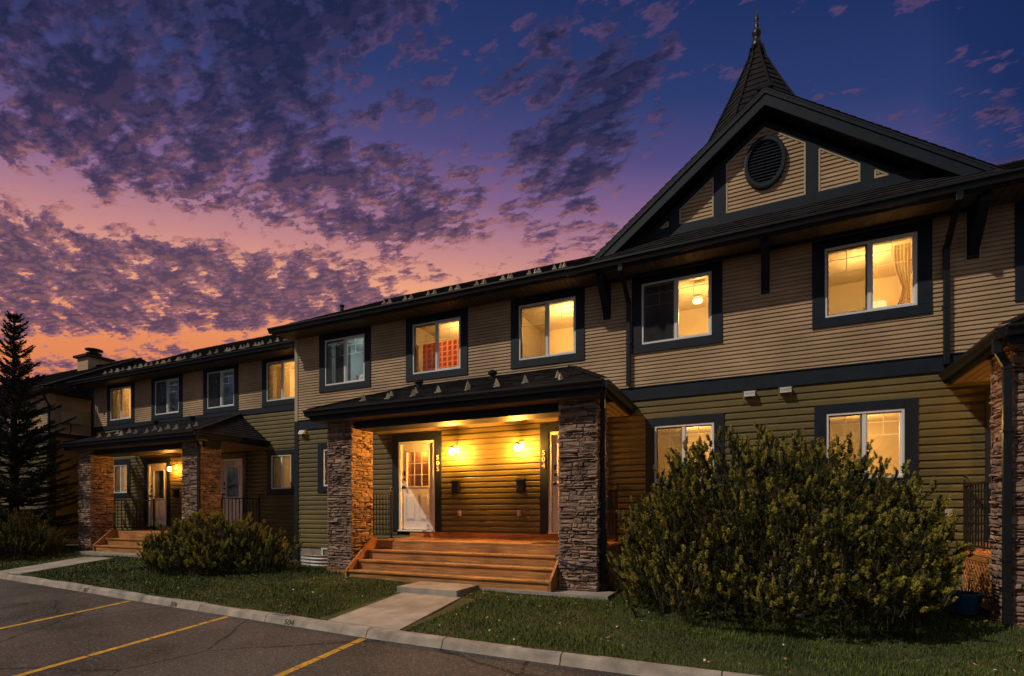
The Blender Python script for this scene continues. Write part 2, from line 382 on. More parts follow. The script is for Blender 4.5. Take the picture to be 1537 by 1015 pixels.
# ------------------------------------------------------------------ windows
def light(name, F, loc, col, power, r=.12):
    l = bpy.data.lights.new(name, 'POINT'); l.energy = power; l.color = col; l.shadow_soft_size = r
    o = bpy.data.objects.new(name, l); COL.objects.link(o); o.matrix_world = F @ Matrix.Translation(loc); return o
WARM = (1.0, .56, .17)
def window(root, F, x0, x1, z0, z1, ztop, lit=0.0, room='room_paint', tl=.18, tr=.18, tb=.16, tt=None, depth=2.4, screen='l', col=WARM, lamp=None, ceil=None):
    """two-sash slider: frame, trim, panes, grille and the room behind it"""
    m = MB(); c = (x0+x1)/2; b = .034
    m.box(x0, x0+b, -.022, .10, z0, z1); m.box(x1-b, x1, -.022, .10, z0, z1)
    m.box(x0+b, x1-b, -.022, .10, z0, z0+b); m.box(x0+b, x1-b, -.022, .10, z1-b, z1)
    m.box(c-.026, c+.026, -.012, .075, z0+b, z1-b)
    for a, d, y in ((x0+b, c-.026, .018), (c+.026, x1-b, .0)):
        s = .022
        m.box(a, a+s, y, y+.04, z0+b, z1-b); m.box(d-s, d, y, y+.04, z0+b, z1-b)
        m.box(a+s, d-s, y, y+.04, z0+b, z0+b+s); m.box(a+s, d-s, y, y+.04, z1-b-s, z1-b)
    m.box(x0-.01, x1+.01, .101, .22, z0-.05, z0-.004); m.box(x0-.05, x0-.003, .101, .22, z0-.004, z1+.05)
    m.box(x1+.003, x1+.05, .101, .22, z0-.004, z1+.05); m.box(x0-.003, x1+.003, .101, .22, z1+.003, z1+.05)
    w = part('window', m, 'white_vinyl', root)
    t = MB()
    t.box(x0-tl, x0-.002, -.036, .02, z0, ztop); t.box(x1+.002, x1+tr, -.036, .02, z0, ztop)
    t.box(x0-tl, x1+tr, -.040, .02, z0-tb, z0-.002)
    t.box(x0-.0015, x1+.0015, -.034, .02, z1+.002, ztop)
    part('trim', t, 'dark_trim', w, bevel=.004)
    for a, d, y in ((x0+b+.02, c-.046, .036), (c+.046, x1-b-.02, .018)):
        p = MB(); p.box(a-.005, d+.005, y, y+.005, z0+b+.018, z1-b-.018); part('pane', p, 'window_glass', w)
    g = MB(); zt = z1-(z1-z0)*.36; zz = z1-(z1-z0)*.17
    for a, d, y in ((x0+b+.022, c-.048, .043), (c+.048, x1-b-.022, .025)):
        e = (a+d)/2
        for q in ((a, d, zt-.008, zt+.008), (e-.008, e+.008, zt+.009, z1-b-.022), (a, e-.009, zz-.008, zz+.008), (e+.009, d, zz-.008, zz+.008)):
            g.quad((q[0], y, q[2]), (q[1], y, q[2]), (q[1], y, q[3]), (q[0], y, q[3]))
    part('grille', g, 'grille_white', w)
    if screen:
        s = MB(); a, d = (x0+b, c-.03) if screen == 'l' else (c+.03, x1-b)
        s.box(a, d, -.004 if screen == 'l' else -.012, -.001 if screen == 'l' else -.009, z0+b, z1-b); part('screen', s, 'insect_screen', w)
    # the room
    rx0, rx1 = x0-.45, x1+.45; rz0, rz1 = z0-.85, ceil if ceil else min(z1+.2, ztop+.0)
    y0, y1 = .16, depth; r = MB(); th = .03
    r.box(rx0, rx1, y1, y1+th, rz0, rz1); r.box(rx0-th, rx0, y0, y1+th, rz0, rz1); r.box(rx1, rx1+th, y0, y1+th, rz0, rz1)
    r.box(rx0-th, rx1+th, y0, y1+th, rz1, rz1+th); r.box(rx0-th, rx1+th, y0, y1+th, rz0-th, rz0)
    r.box(rx0, x0-.05, y0, y0+th, rz0, rz1); r.box(x1+.05, rx1, y0, y0+th, rz0, rz1)
    r.box(x0-.05, x1+.05, y0, y0+th, rz0, z0-.05)
    if rz1 > z1+.05: r.box(x0-.05, x1+.05, y0, y0+th, z1+.05, rz1)
    part('room', r, room, w)
    if lit:
        lx, ly, lz = lamp or (c, depth*.5, rz1-.35)
        light('room_or_fill_light', F, (lx, ly, lz), col, lit)
    return w
def curtain(F, x0, x1, z0, z1, y, mat, label, group=None, amp=.02, folds=9, tie=None):
    m = MB(); n = folds*6
    rows = 8 if tie else 1
    def pt(i, k):
        s = i/n; zz = z1-(z1-z0)*k/rows; xx = x0+(x1-x0)*s
        if tie: xx = tie+(xx-tie)*(1-.55*math.exp(-((zz-(z0+.35*(z1-z0)))/(.22*(z1-z0)))**2))
        return (xx, y+amp*math.sin(s*folds*2*math.pi)+.006*math.sin(s*37), zz)
    for k in range(rows):
        for i in range(n):
            m.quad(pt(i, k), pt(i+1, k), pt(i+1, k+1), pt(i, k+1))
    o = solo('curtain', m, mat, F, ((x0+x1)/2, y, z0), label, 'curtain', group, smooth=True)
    return o

# ------------------------------------------------------------------ doors
def door(root, F, x0, x1, z0, z1, lite='half', curtain_mat='sheer_curtain', room='room_paint', tl=.18, tr=.17):
    """white steel door in a white jamb inside wide dark trim"""
    m = MB(); j = .06
    m.box(x0, x0+j, -.02, .12, z0, z1); m.box(x1-j, x1, -.02, .12, z0, z1); m.box(x0+j, x1-j, -.02, .12, z1-j, z1)
    m.box(x0, x1, -.06, .12, z0-.03, z0-.001)
    t = MB(); t.box(x0-tl, x0-.002, -.04, .02, z0-.03, z1+.17); t.box(x1+.002, x1+tr, -.04, .02, z0-.03, z1+.17)
    t.box(x0-.0015, x1+.0015, -.038, .02, z1+.002, z1+.17)
    a, b = x0+j+.004, x1-j-.004; zb, zt = z0+.012, z1-j-.004; w = b-a
    if lite == 'half': gx0, gx1, gz0, gz1 = a+.14, b-.14, zb+1.0, zt-.18
    else: gx0, gx1, gz0, gz1 = a+.16, b-.16, zb+.9, zt-.17
    d = MB()
    d.box(a, gx0, .03, .075, zb, zt); d.box(gx1, b, .03, .075, zb, zt); d.box(gx0, gx1, .03, .075, zb, gz0); d.box(gx0, gx1, .03, .075, gz1, zt)
    # raised panels and lite moulding
    pw = (w-.36)/2
    for px in (a+.13, b-.13-pw):
        d.box(px, px+pw, .022, .0295, zb+.22, zb+.80); d.box(px+.03, px+pw-.03, .014, .0215, zb+.25, zb+.77)
    for q in ((gx0-.03, gx0, gz0-.03, gz1+.03), (gx1, gx1+.03, gz0-.03, gz1+.03), (gx0, gx1, gz0-.03, gz0), (gx0, gx1, gz1, gz1+.03)):
        d.box(q[0], q[1], .016, .0295, q[2], q[3])
    if lite == 'half':
        for i in (1, 2): xx = gx0+(gx1-gx0)*i/3; d.box(xx-.008, xx+.008, .034, .046, gz0, gz1)
        for i in (1, 2): zz = gz0+(gz1-gz0)*i/3; d.box(gx0, gx1, .035, .045, zz-.008, zz+.008)
    dd = part('door', d, 'door_white', root, bevel=.003)
    part('frame', m, 'white_vinyl', dd); part('trim', t, 'dark_trim', dd, bevel=.004)
    g = MB(); g.box(gx0, gx1, .05, .055, gz0, gz1); part('pane', g, 'window_glass', dd)
    h = MB(); hx = a+.07
    h.lathe((hx, .03, zb+.98), [(.032, 0), (.032, -.012), (.018, -.02), (.015, -.04), (.03, -.05), (.032, -.075), (.02, -.085)], 12, 'y')
    part('handle', h, 'dark_metal', dd)
    h = MB(); h.lathe((hx, .03, zb+1.16), [(.032, 0), (.032, -.015), (.022, -.03)], 12, 'y'); part('deadbolt', h, 'dark_metal', dd)
    h = MB(); h.box(hx-.02, hx+.02, .012, .03, zb+1.26, zb+1.36); part('keypad', h, 'dark_metal', dd)
    # vestibule behind the lite, closed by a flat panel
    r = MB(); r.box(gx0-.08, gx1+.08, .32, .34, gz0-.1, gz1+.1)
    for q in ((gx0-.1, gx0-.08, gz0-.1, gz1+.1), (gx1+.08, gx1+.1, gz0-.1, gz1+.1)): r.box(q[0], q[1], .08, .34, q[2], q[3])
    r.box(gx0-.08, gx1+.08, .08, .32, gz1+.08, gz1+.1); r.box(gx0-.08, gx1+.08, .08, .32, gz0-.1, gz0-.08)
    part('vestibule', r, 'cedar' if lite == 'half' else room, dd)
    light('hall_light', F, ((gx0+gx1)/2, .19, gz1+.02), WARM, 9 if lite == 'half' else .25, .03)
    return dd

FONT = None
def text_mesh(txt, size, ext, mat, name):
    cu = bpy.data.curves.new(name, 'FONT'); cu.body = txt; cu.size = size; cu.extrude = ext; cu.align_x = 'CENTER'; cu.align_y = 'CENTER'
    o = bpy.data.objects.new(name+'_text', cu); COL.objects.link(o)
    dg = bpy.context.evaluated_depsgraph_get(); dg.update()
    me = bpy.data.meshes.new_from_object(o.evaluated_get(dg)); bpy.data.objects.remove(o); me.materials.clear(); me.materials.append(MATS[mat]); return me
def house_number(root, digits, x, ztop, y):
    for i, ch in enumerate(digits):
        me = text_mesh(ch, .145, .008, 'brass_number', 'house_number')
        o = bpy.data.objects.new('house_number', me); COL.objects.link(o); o.parent = root
        o.matrix_basis = Matrix.Translation(Vector((x, y, ztop-.055-i*.132))-ORG[root]) @ Matrix.Rotation(math.pi/2, 4, 'X') @ Matrix.Diagonal((1.05, 1, 1, 1))

# ------------------------------------------------------------------ small fixed parts
def guard_mesh():
    m = MB(); w, h = .060, .12
    # folded sheet: two wings meeting at a front crease, on a base strap
    f = (0, -.05, 0); t = (0, .0, h); l = (-w, .035, -.004); r = (w, .035, -.004)
    m.add([f, t, l, r, (0, .03, h*.96)], [(0, 1, 2), (0, 3, 1), (2, 1, 4), (1, 3, 4), (2, 4, 3)])
    m.box(-.02, .02, -.06, .14, -.012, -.001)
    return mesh_of('snow_guard', m, 'snow_guard_metal')
GUARD = guard_mesh()
def guards(roof, pts, slope):
    for p in pts:
        o = bpy.data.objects.new('snow_guard', GUARD); COL.objects.link(o); o.parent = roof
        o.location = Vector(p)-ORG[roof]; o.rotation_euler = (random.uniform(-.05, .05), random.uniform(-.05, .05), random.uniform(-.2, .2)); s = random.uniform(1.0, 1.22); o.scale = (s, s, s)
def dryer_vent(root, x, z):
    m = MB(); m.prism([(-.03, z+.06), (-.10, z+.05), (-.135, z-.045), (-.125, z-.05), (-.09, z-.01), (-.03, z-.01)], 'x', x-.085, x+.085)
    m.box(x-.085, x-.078, -.125, -.03, z-.05, z-.011); m.box(x+.078, x+.085, -.125, -.03, z-.05, z-.011)
    for k in range(3): m.box(x-.07, x+.07, -.128+k*.004, -.122+k*.004, z-.03+k*.022, z-.026+k*.022)
    v = part('dryer_vent', m, 'galvanised', root)
    b = MB(); b.box(x-.11, x+.10, -.029, .0, z-.13, z+.075); part('mounting_block', b, 'tan_trim' if root.name.startswith('x') else 'green_vinyl', v)
def outlet(root, x, z):
    m = MB(); m.box(x-.045, x+.045, -.03, 0, z-.06, z+.06); m.box(x-.035, x+.035, -.045, -.03, z-.05, z+.05); m.box(x-.012, x+.012, -.052, -.045, z-.02, z+.02)
    part('outlet_cover', m, 'beige_plastic', root, bevel=.004)
def downspout(root, pts, w=.075, d=.055):
    m = MB()
    for a, b in zip(pts, pts[1:]): m.bar(a, b, w, d, up=(0, -1, .001))
    for p in pts[1:-1]: m.bar((p[0], p[1], p[2]-.045), (p[0], p[1], p[2]+.045), w*1.08, d*1.15, up=(0, -1, .001))
    a, b = pts[-2], pts[-1]; n = int(abs(a[2]-b[2])/1.1)
    for k in range(n):
        q = [a[i]+(b[i]-a[i])*(k+.5)/n for i in range(3)]; m.box(q[0]-w*.62, q[0]+w*.62, q[1]-d*.6, q[1]+d*.9, q[2]-.02, q[2]+.02)
    part('downspout', m, 'dark_metal', root, bevel=.005)
def bracket(root, x0, x1):
    m = MB(); m.box(x0+.02, x1-.02, -.05, -.0, 3.76, 4.47)
    c = (x0+x1)/2; w = (x1-x0)*.72
    m.box(c-w/2, c+w/2, -.54, -.051, 4.34, 4.46)
    m.prism([(-.051, 3.80), (-.051, 3.98), (-.42, 4.339), (-.53, 4.339)], 'x', c-w/2+.006, c+w/2-.006)
    b = part('knee_brace', m, 'dark_trim', root, bevel=.005)
    e = MB(); e.box(x0, x0+.018, -.028, 0, 3.72, 4.47); e.box(x1-.018, x1, -.028, 0, 3.72, 4.47); e.box(x0+.018, x1-.018, -.028, 0, 3.72, 3.738)
    part('edging', e, 'tan_trim', b)

def pillar(root, x0, x1, y0, y1, z0, z1):
    m = MB(); c = MB(); stonework(m, c, x0, x1, y0, y1, z0+.0, z1)
    p = part('stone_pillar', m, 'ledge_stone', root); part('mortar_core', c, 'mortar', p)
    b = MB(); b.box(x0-.01, x1+.01, y0-.01, y1+.01, z0-.12, z0-.002); part('base_board', b, 'cedar', p)

def porch(root, xe0, xe1, zg, rl=1.15, rr=1.2, zwall=2.93, gspec=()):
    """hipped porch roof: eave front at y=-2.2, trough top at zg"""
    yf = -2.2; ze = zg+.012; run = -yf; V = Vector((0, run, zwall-ze)); Lf = V.length
    m = MB()
    iv = lambda t: (rl*t/Lf, (xe1-xe0)-rr*t/Lf)
    shingles(m, (xe0, yf-.03, ze), (1, 0, 0), V, int(Lf/.135)+1, iv, tmax=Lf-.01)
    for side in (0, 1):
        xa, xb, r = (xe0, xe0+rl, rl) if side == 0 else (xe1, xe1-rr, rr)
        Vs = Vector((xb-xa, 0, zwall-ze)); Ls = Vs.length
        shingles(m, (xa, yf, ze), (0, 1, 0), Vs, int(Ls/.135)+1, lambda t: (run*t/Ls, run), tmax=Ls-.02)
        # hip cap
        a = Vector((xa, yf-.02, ze+.02)); b = Vector((xb, 0, zwall+.02)); n = 16
        for k in range(n):
            p = a.lerp(b, k/n); q = a.lerp(b, (k+1.12)/n); m.bar(p+Vector((0, 0, .006)), q, .15, .012)
    d = MB(); slab(d, [(xe0, yf, ze-.004), (xe1, yf, ze-.004), (xe1-rr, -.01, zwall-.004), (xe0+rl, -.01, zwall-.004)], .02)
    d.add([(xe0, yf, ze-.004), (xe0, 0, ze-.004), (xe0+rl, 0, zwall-.004), (xe1, yf, ze-.004), (xe1, 0, ze-.004), (xe1-rr, 0, zwall-.004)], [(0, 1, 2), (3, 5, 4)])
    d.box(xe0+.02, xe1-.02, yf+.01, yf+.035, zg-.20, ze-.03); d.box(xe0+.02, xe0+.045, yf+.036, 0, zg-.17, ze-.03); d.box(xe1-.045, xe1-.02, yf+.036, 0, zg-.17, ze-.03)
    rf = part('porch_roof', m, 'asphalt_shingle', root)
    part('fascia', d, 'dark_trim', rf)
    g = MB(); gutter(g, xe0-.02, xe1+.02, yf, zg)
    for x, s in ((xe0+.02, -1), (xe1-.02, 1)):
        prof = [(x, zg), (x, zg-.115), (x+s*.075, zg-.115), (x+s*.095, zg-.05), (x+s*.12, zg-.03), (x+s*.12, zg)]
        g.prism(prof if s < 0 else prof[::-1], 'y', yf+.001, -.01)
    part('porch_gutter', g, 'dark_metal', rf)
    # beam on the pillars and soffit
    b = MB(); b.box(xe0+.25, xe1-.16, -1.95+.10, -1.31-.08, zg-.36, zg-.15); part('beam', b, 'dark_trim', rf)
    s = MB(); soffit(s, xe0+.05, xe1-.05, yf+.04, -1.855, zg-.20); soffit(s, xe0+.05, xe1-.05, -1.385, -.001, zg-.16)
    part('porch_soffit', s, 'porch_soffit_brown', rf)
    for x in gspec:
        v = MB(); v.lathe((x, -.45, ze+(zwall-ze)*.79), [(.06, -.05), (.06, .09), (.095, .10), (.095, .15), (.05, .18)], 10)
        part('roof_vent', v, 'dark_metal', rf)
    pts = []; n = 12
    xs = np.linspace(xe0+1.0, xe1-.9, 8)
    for k, x in enumerate(xs):
        for (dx, yy) in (((0, -1.75),) if k % 3 == 0 else ((-.06, -1.55), (.10, -1.86))):
            pts.append((x+dx, yy, ze+(zwall-ze)*(yy-yf)/run+.014))
    guards(rf, pts, (zwall-ze)/run)
    return rf

def steps(F, x0, x1, zdeck, zbase, nt, yd, label, xa, xb, boardtop):
    """cedar deck with full-width stairs; yd = deck front edge"""
    t = thing('porch_steps', label, 'steps', F, ((x0+x1)/2, yd-.28*nt, zbase))
    m = MB(); y = -.005; 
    nb = 10; w = (yd+.03-(y))/nb
    for k in range(nb):
        a = y+w*k; m.box(xa, xb, a+w+.006, a-.0, zdeck-.035, zdeck)
    part('decking', m, 'cedar', t, bevel=.004)
    r = MB(); r.box(xa, xb, -.034, -.006, zdeck+.002, boardtop); part('ledger_board', r, 'cedar', t)
    rise = (zdeck-zbase)/(nt+1)
    q = MB(); q.box(xa, xb, yd+.012, yd+.04, zdeck-rise+.002, zdeck-.037); part('riser', q, 'cedar', t)
    for k in range(nt):
        zt = zdeck-rise*(k+1); yb = yd-.28*k
        tr = MB(); tr.box(x0, x1, yb-.29, yb-.15, zt-.035, zt); tr.box(x0, x1, yb-.143, yb+.01, zt-.035, zt); part('tread', tr, 'cedar', t, bevel=.006)
        q = MB(); q.box(x0+.02, x1-.02, yb-.262, yb-.235, zt-rise+.002, zt-.037); part('riser', q, 'cedar', t)
    for a, b in ((x0-.045, x0-.003), (x1+.003, x1+.045)):
        s = MB(); yf = yd-.28*nt-.03
        s.prism([(yd+.05, zbase), (yf, zbase), (yf, zbase+rise*1.0), (yf+.06, zbase+rise+.06), (yd-.12, zdeck+.06), (yd+.05, zdeck+.06)], 'x', a, b)
        part('stringer', s, 'cedar', t, bevel=.004)
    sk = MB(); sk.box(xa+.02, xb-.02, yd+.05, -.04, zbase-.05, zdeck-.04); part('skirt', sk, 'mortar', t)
    return t

def railing(F, x, y0, y1, z0, label, h=.97):
    t = thing('porch_railing', label, 'railing', F, (x, (y0+y1)/2, z0), 'iron railings on the porch ends')
    m = MB(); m.bar((x, y0, z0+h), (x, y1, z0+h), .045, .03); part('top_rail', m, 'black_iron', t)
    m = MB(); m.bar((x, y0, z0+.09), (x, y1, z0+.09), .03, .025); part('bottom_rail', m, 'black_iron', t)
    n = max(3, round((y1-y0)/.11)); p = MB()
    for k in range(1, n): yy = y0+(y1-y0)*k/n; p.box(x-.008, x+.008, yy-.008, yy+.008, z0+.10, z0+h-.01)
    part('balusters', p, 'black_iron', t)
    for yy in (y0+.02, y1-.02):
        q = MB(); q.box(x-.02, x+.02, yy-.02, yy+.02, z0, z0+h+.05); part('post', q, 'black_iron', t)
    c = MB(); pts = [(x, y1-.02+.05*math.sin(a), z0+h+.05+.05-.05*math.cos(a)) for a in np.linspace(0, 4.6, 12)]
    c.tube(pts, .012, 6); part('scroll', c, 'black_iron', t)
    return t

# lantern and mailbox prototypes are built in place and then copied
def lantern(F, x, z, label):
    t = thing('wall_lantern', label, 'wall lantern', F, (x, 0, z), 'lit porch wall lanterns')
    m = MB(); m.box(x-.055, x+.055, -.035, -.013, z-.02, z+.13); part('back_plate', m, 'snow_guard_metal', t, bevel=.004)
    m = MB(); m.tube([(x, -.03, z+.07), (x, -.16, z+.115), (x, -.26, z+.07)], .011, 6)
    m.lathe((x, -.26, z), [(.012, .085), (.035, .07), (.074, .040), (.076, .030)], 12); part('arm', m, 'dark_metal', t, smooth=True)
    m = MB()
    for k in range(4):
        a = math.pi/4+k*math.pi/2; m.bar((x+.06*math.cos(a), -.26+.06*math.sin(a), z+.04), (x+.045*math.cos(a), -.26+.045*math.sin(a), z-.12), .007)
    m.lathe((x, -.26, z), [(.05, -.125), (.05, -.115), (.03, -.112)], 12); m.lathe((x, -.26, z), [(.004, -.16), (.012, -.145), (.012, -.126)], 8)
    part('cage', m, 'dark_metal', t)
    m = MB(); m.lathe((x, -.26, z), [(.02, -.11), (.042, -.09), (.048, -.03), (.035, .015), (.02, .025)], 12); part('bulb', m, 'porch_bulb', t, smooth=True)
    return t
def mailbox(F, x, z, label):
    t = thing('mailbox', label, 'mailbox', F, (x, 0, z), 'black mailboxes beside the doors')
    m = MB(); m.prism([(-.014, z-.15), (-.014, z+.12), (-.10, z+.09), (-.11, z-.13), (-.09, z-.15)], 'x', x-.085, x+.085); part('body', m, 'dark_metal', t, bevel=.006)
    m = MB(); m.prism([(-.014, z+.122), (-.014, z+.14), (-.125, z+.10), (-.125, z+.07), (-.115, z+.07), (-.108, z+.088)], 'x', x-.095, x+.095); part('lid', m, 'dark_metal', t, bevel=.003)
    return t

# =================================================================== middle block (505 and 504)
SOF = 4.50; PITCH = .53
mid = thing('townhouse', 'middle townhouse block with stone porch pillars and doors numbered 505 and 504', 'townhouse', FM, (-6.3, 0, -1.3))
XM0, XM1 = -10.66, -2.05
wins = [(-9.67, -8.41), (-7.02, -5.75), (-4.35, -3.11)]
holesU = [(a-.03, b+.03, 3.15, 4.36) for a, b in wins]
doors = [(-7.41, -6.41), (-3.69, -2.69)]
lowM = [(-9.72, -8.95, .67, 1.60)]
holesL = [(a-.04, b+.04, -.45, 1.68) for a, b in doors] + [(a-.03, b+.03, c-.03, d+.03) for a, b, c, d in lowM]
m = MB(); siding(m, XM0, XM1, 2.37, SOF+.05, .0685, holesU); part('upper_siding', m, 'tan_vinyl', mid)
m = MB(); siding(m, XM0, XM1, -.87, 2.13, .118, holesL); part('lower_siding', m, 'green_vinyl', mid)
m = MB(); m.box(XM0+.09, XM1, -.03, .0, 2.132, 2.37); m.box(XM0+.09, XM1, -.045, -.0, 2.371, 2.39); part('belly_band', m, 'dark_trim', mid, bevel=.004)
m = MB(); m.box(XM0-.03, XM0+.075, -.032, 4.0, 2.37, SOF); part('corner_board', m, 'tan_trim', mid)
m = MB(); m.box(XM0-.035, XM0+.085, -.036, .05, -1.2, 2.369); part('corner_board', m, 'dark_trim', mid)
m = MB(); m.box(XM0, XM1, .012, .2, -1.6, -.872); part('foundation', m, 'foundation_concrete', mid)
# gable end wall towards the left block
m = MB(); m.add([(XM0-.02, .01, -1.2), (XM0-.02, 8, -1.2), (XM0-.02, 8, 4.6), (XM0-.02, 4, 6.9), (XM0-.02, .01, 4.6)], [(0, 1, 2, 3, 4)]); m.box(XM0, 8, 8.0, 8.1, -1.3, 4.6); part('end_wall', m, 'tan_vinyl', mid)
def main_roof(root, x0, x1, ov, zt, yr, spec, back=True, over=0.0):
    m = MB(); V = Vector((0, yr+ov, PITCH*(yr+ov))); n = int(V.length/.135)+1; tm = V.length-.01
    shingles(m, (x0-over, -ov-.03, zt), (1, 0, 0), V, n, lambda t: (0, x1-x0+2*over), tab=.33, tmax=tm)
    zr = zt+PITCH*(yr+ov)
    if back: shingles(m, (x0-over, 2*yr+ov, zt), (1, 0, 0), (0, -(yr+ov), PITCH*(yr+ov)), int(V.length/.27)+1, lambda t: (0, x1-x0+2*over), exp=.27, tab=.6, tmax=tm)
    k = int((x1-x0)/.25)
    for i in range(k): xx = x0+(x1-x0)*i/k; m.box(xx, xx+(x1-x0)/k*1.0, yr-.10, yr+.10, zr-.04, zr+.004+.005*(i % 2))
    r = part('roof', m, 'asphalt_shingle', root)
    d = MB(); slab(d, [(x0-over, -ov, zt-.006), (x1+over, -ov, zt-.006), (x1+over, yr, zr-.006), (x0-over, yr, zr-.006)], .05)
    slab(d, [(x0-over, yr, zr-.006), (x1+over, yr, zr-.006), (x1+over, 2*yr+ov, zt-.006), (x0-over, 2*yr+ov, zt-.006)], .05)
    d.box(x0-over+.002, x1+over-.002, -ov+.004, -ov+.03, zt-.16, zt-.062)
    part('fascia', d, 'dark_trim', r)
    return r
rf = main_roof(mid, XM0-.25, XM1+.4, .55, 4.635, 4.0, None)
m = MB(); gutter(m, XM0-.28, -2.95, -.55, 4.62); part('gutter', m, 'dark_metal', mid)
m = MB(); soffit(m, XM0-.2, -2.9, -.548, .0, SOF); part('soffit', m, 'soffit_brown', mid)
m = MB(); m.tube([(-10.05, 1.0, 5.1), (-10.05, 1.0, 5.62)], .045, 8); m.tube([(-10.05, 1.0, 5.62), (-10.05, 1.0, 5.66)], .065, 8); part('vent_pipe', m, 'dark_metal', rf)
gp = []
for c in (-7.75, -7.14, -6.50, -5.90, -5.25, -4.62, -4.01, -3.45):
    for dx, yy in ((-.13, .02), (.0, .06), (.13, -.10)): gp.append((c+dx, yy, 4.635+PITCH*(yy+.55)+.02))
guards(rf, gp, PITCH)
gc = (.85, 1.0, .95)
window(mid, FM, *wins[0], 3.19, 4.33, SOF-.01, lit=20, room='room_grey', col=(.92, 1, .96), ceil=4.62, lamp=(-8.9, 1.3, 4.2))
window(mid, FM, *wins[1], 3.19, 4.33, SOF-.01, lit=46, ceil=4.62)
window(mid, FM, *wins[2], 3.19, 4.33, SOF-.01, lit=62, ceil=4.62)
window(mid, FM, *lowM[0], 1.76, lit=6, room='room_dark', tt=.16)
d505 = door(mid, FM, *doors[0], -.395, 1.65, 'half')
d504 = door(mid, FM, *doors[1], -.395, 1.65, 'half')
house_number(d505, '505', -6.325, 1.30, -.049)
house_number(d504, '504', -3.785, 1.28, -.049)
m = MB(); m.box(XM0+3.0, -2.05, -.013, .0, 1.86, 1.93); part('soffit_moulding', m, 'green_vinyl', mid)
porch(mid, -8.0, -2.0, 2.03, gspec=(-6.55, -4.75))
pillar(mid, -7.74, -7.11, -1.95, -1.31, -1.13, 1.885)
pillar(mid, -2.80, -2.15, -1.95, -1.31, -1.32, 1.885)
downspout(mid, [(-2.02, -2.10, 1.93), (-2.03, -2.08, 1.82), (-2.10, -1.80, 1.68), (-2.10, -1.80, -1.25)])
dryer_vent(mid, -10.38, 2.06)
outlet(mid, -5.78, -.01); outlet(mid, -4.34, -.01)
steps(FM, -6.95, -2.86, -.56, -1.27, 3, -1.40, 'wide four-step cedar stairs up to doors 505 and 504', -7.09, -2.2, -.43)
m = MB(); soffit_z = 0

lan = lantern(FM, -5.84, 1.37, 'glowing amber wall lantern beside door 505')
dup(lan, FM, (-4.28, 0, 1.37), 'glowing amber wall lantern beside door 504')
mbx = mailbox(FM, -5.85, .60, 'black mailbox on the olive wall below the lantern near door 505')
dup(mbx, FM, (-4.29, 0, .59), 'black mailbox on the olive wall below the lantern near door 504')
railing(FM, -7.2, -1.28, -.55, -.56, 'black iron railing behind the left stone pillar of the 505 porch')
railing(FM, -2.28, -1.28, -.05, -.56, 'black iron railing behind the right pillar of the 504 porch beside the big pine bush')
m = MB(); m.box(-3.55, -2.82, -1.28, -.78, -.558, -.545); solo('doormat', m, 'mat_rubber', FM, (-3.2, -1.0, -.558), 'dark doormat lying on the cedar deck before door 504', 'doormat', bevel=.004)
m = MB(); m.tube([(-2.80+.65*s, -2.02-.03*math.sin(s*9), -.74-.15*math.sin(s*2.6)+.10*s) for s in np.linspace(-.06, 1.05, 18)], .016, 6)
m.tube([(-2.83, -2.0+.5*s, -.70+.05*s) for s in np.linspace(0, 1, 6)], .016, 6)
solo('hose', m, 'cord_blue', FM, (-2.5, -2.0, -.85), 'dark blue hose wrapped around the stone pillar by the stairs', 'hose')
# corrugated window well at the left corner
def window_well(F, x0, x1, z0, z1, label):
    m = MB(); n = 20; H = 12
    def P(i, k):
        s = i/n; a = math.pi*(1-s); zz = z0+(z1-z0)*k/H; rr = 1+.035*math.cos(k*math.pi)
        return ((x0+x1)/2+(x1-x0)/2*math.cos(a)*rr, .0-.62*math.sin(a)**.7*rr if 0 < i < n else 0, zz)
    for k in range(H):
        for i in range(n): m.quad(P(i, k), P(i+1, k), P(i+1, k+1), P(i, k+1))
    o = solo('window_well', m, 'galvanised', F, ((x0+x1)/2, 0, z0), label, 'window well', 'corrugated window wells', smooth=False); s = o.modifiers.new('sheet', 'SOLIDIFY'); s.thickness = .006
window_well(FM, -10.15, -8.9, -1.5, -1.02, 'corrugated metal window well left of the stone pillar by door 505')
m = MB(); m.box(-9.75, -9.05, -.005, .02, -1.2, -.92); w = part('basement_window', m, 'window_glass', mid)
m = MB(); m.box(-9.8, -9.75, -.012, .02, -1.25, -.88); m.box(-9.05, -9.0, -.012, .02, -1.25, -.88); m.box(-9.75, -9.05, -.012, .02, -.92, -.88); part('frame', m, 'white_vinyl', w)
# things seen in the middle block's windows
curtain(FM, -6.98, -5.78, 3.2, 3.98, .34, 'red_plaid', 'red plaid curtain across the lower part of an upstairs window')
def ceiling_lamp(F, x, y, z, label, mat):
    t = thing('ceiling_lamp', label, 'ceiling lamp', F, (x, y, z))
    m = MB(); m.lathe((x, y, z), [(.10, 0), (.10, -.03), (.03, -.05), (.03, -.09)], 14); part('mount', m, 'white_vinyl', t)
    m = MB(); m.lathe((x, y, z), [(.07, -.07), (.10, -.09), (.08, -.13), (.02, -.15)], 14); part('shade', m, mat, t, smooth=True)
ceiling_lamp(FM, -8.75, 1.0, 4.62, 'white glowing ceiling lamp inside the leftmost window above the 505 porch', 'room_bulb_white')
m = MB(); m.lathe((-8.82, .17, 3.19), [(.05, 0), (.055, .12), (.03, .17), (.02, .22), (.025, .23)], 12)
solo('bottle', m, 'pink_bottle', FM, (-8.82, .17, 3.19), 'small pink bottle standing on the windowsill upstairs left', 'bottle', smooth=True)
m = MB(); m.lathe((-8.62, .20, 3.19), [(.09, 0), (.11, .08), (.11, .18), (.08, .22)], 12)
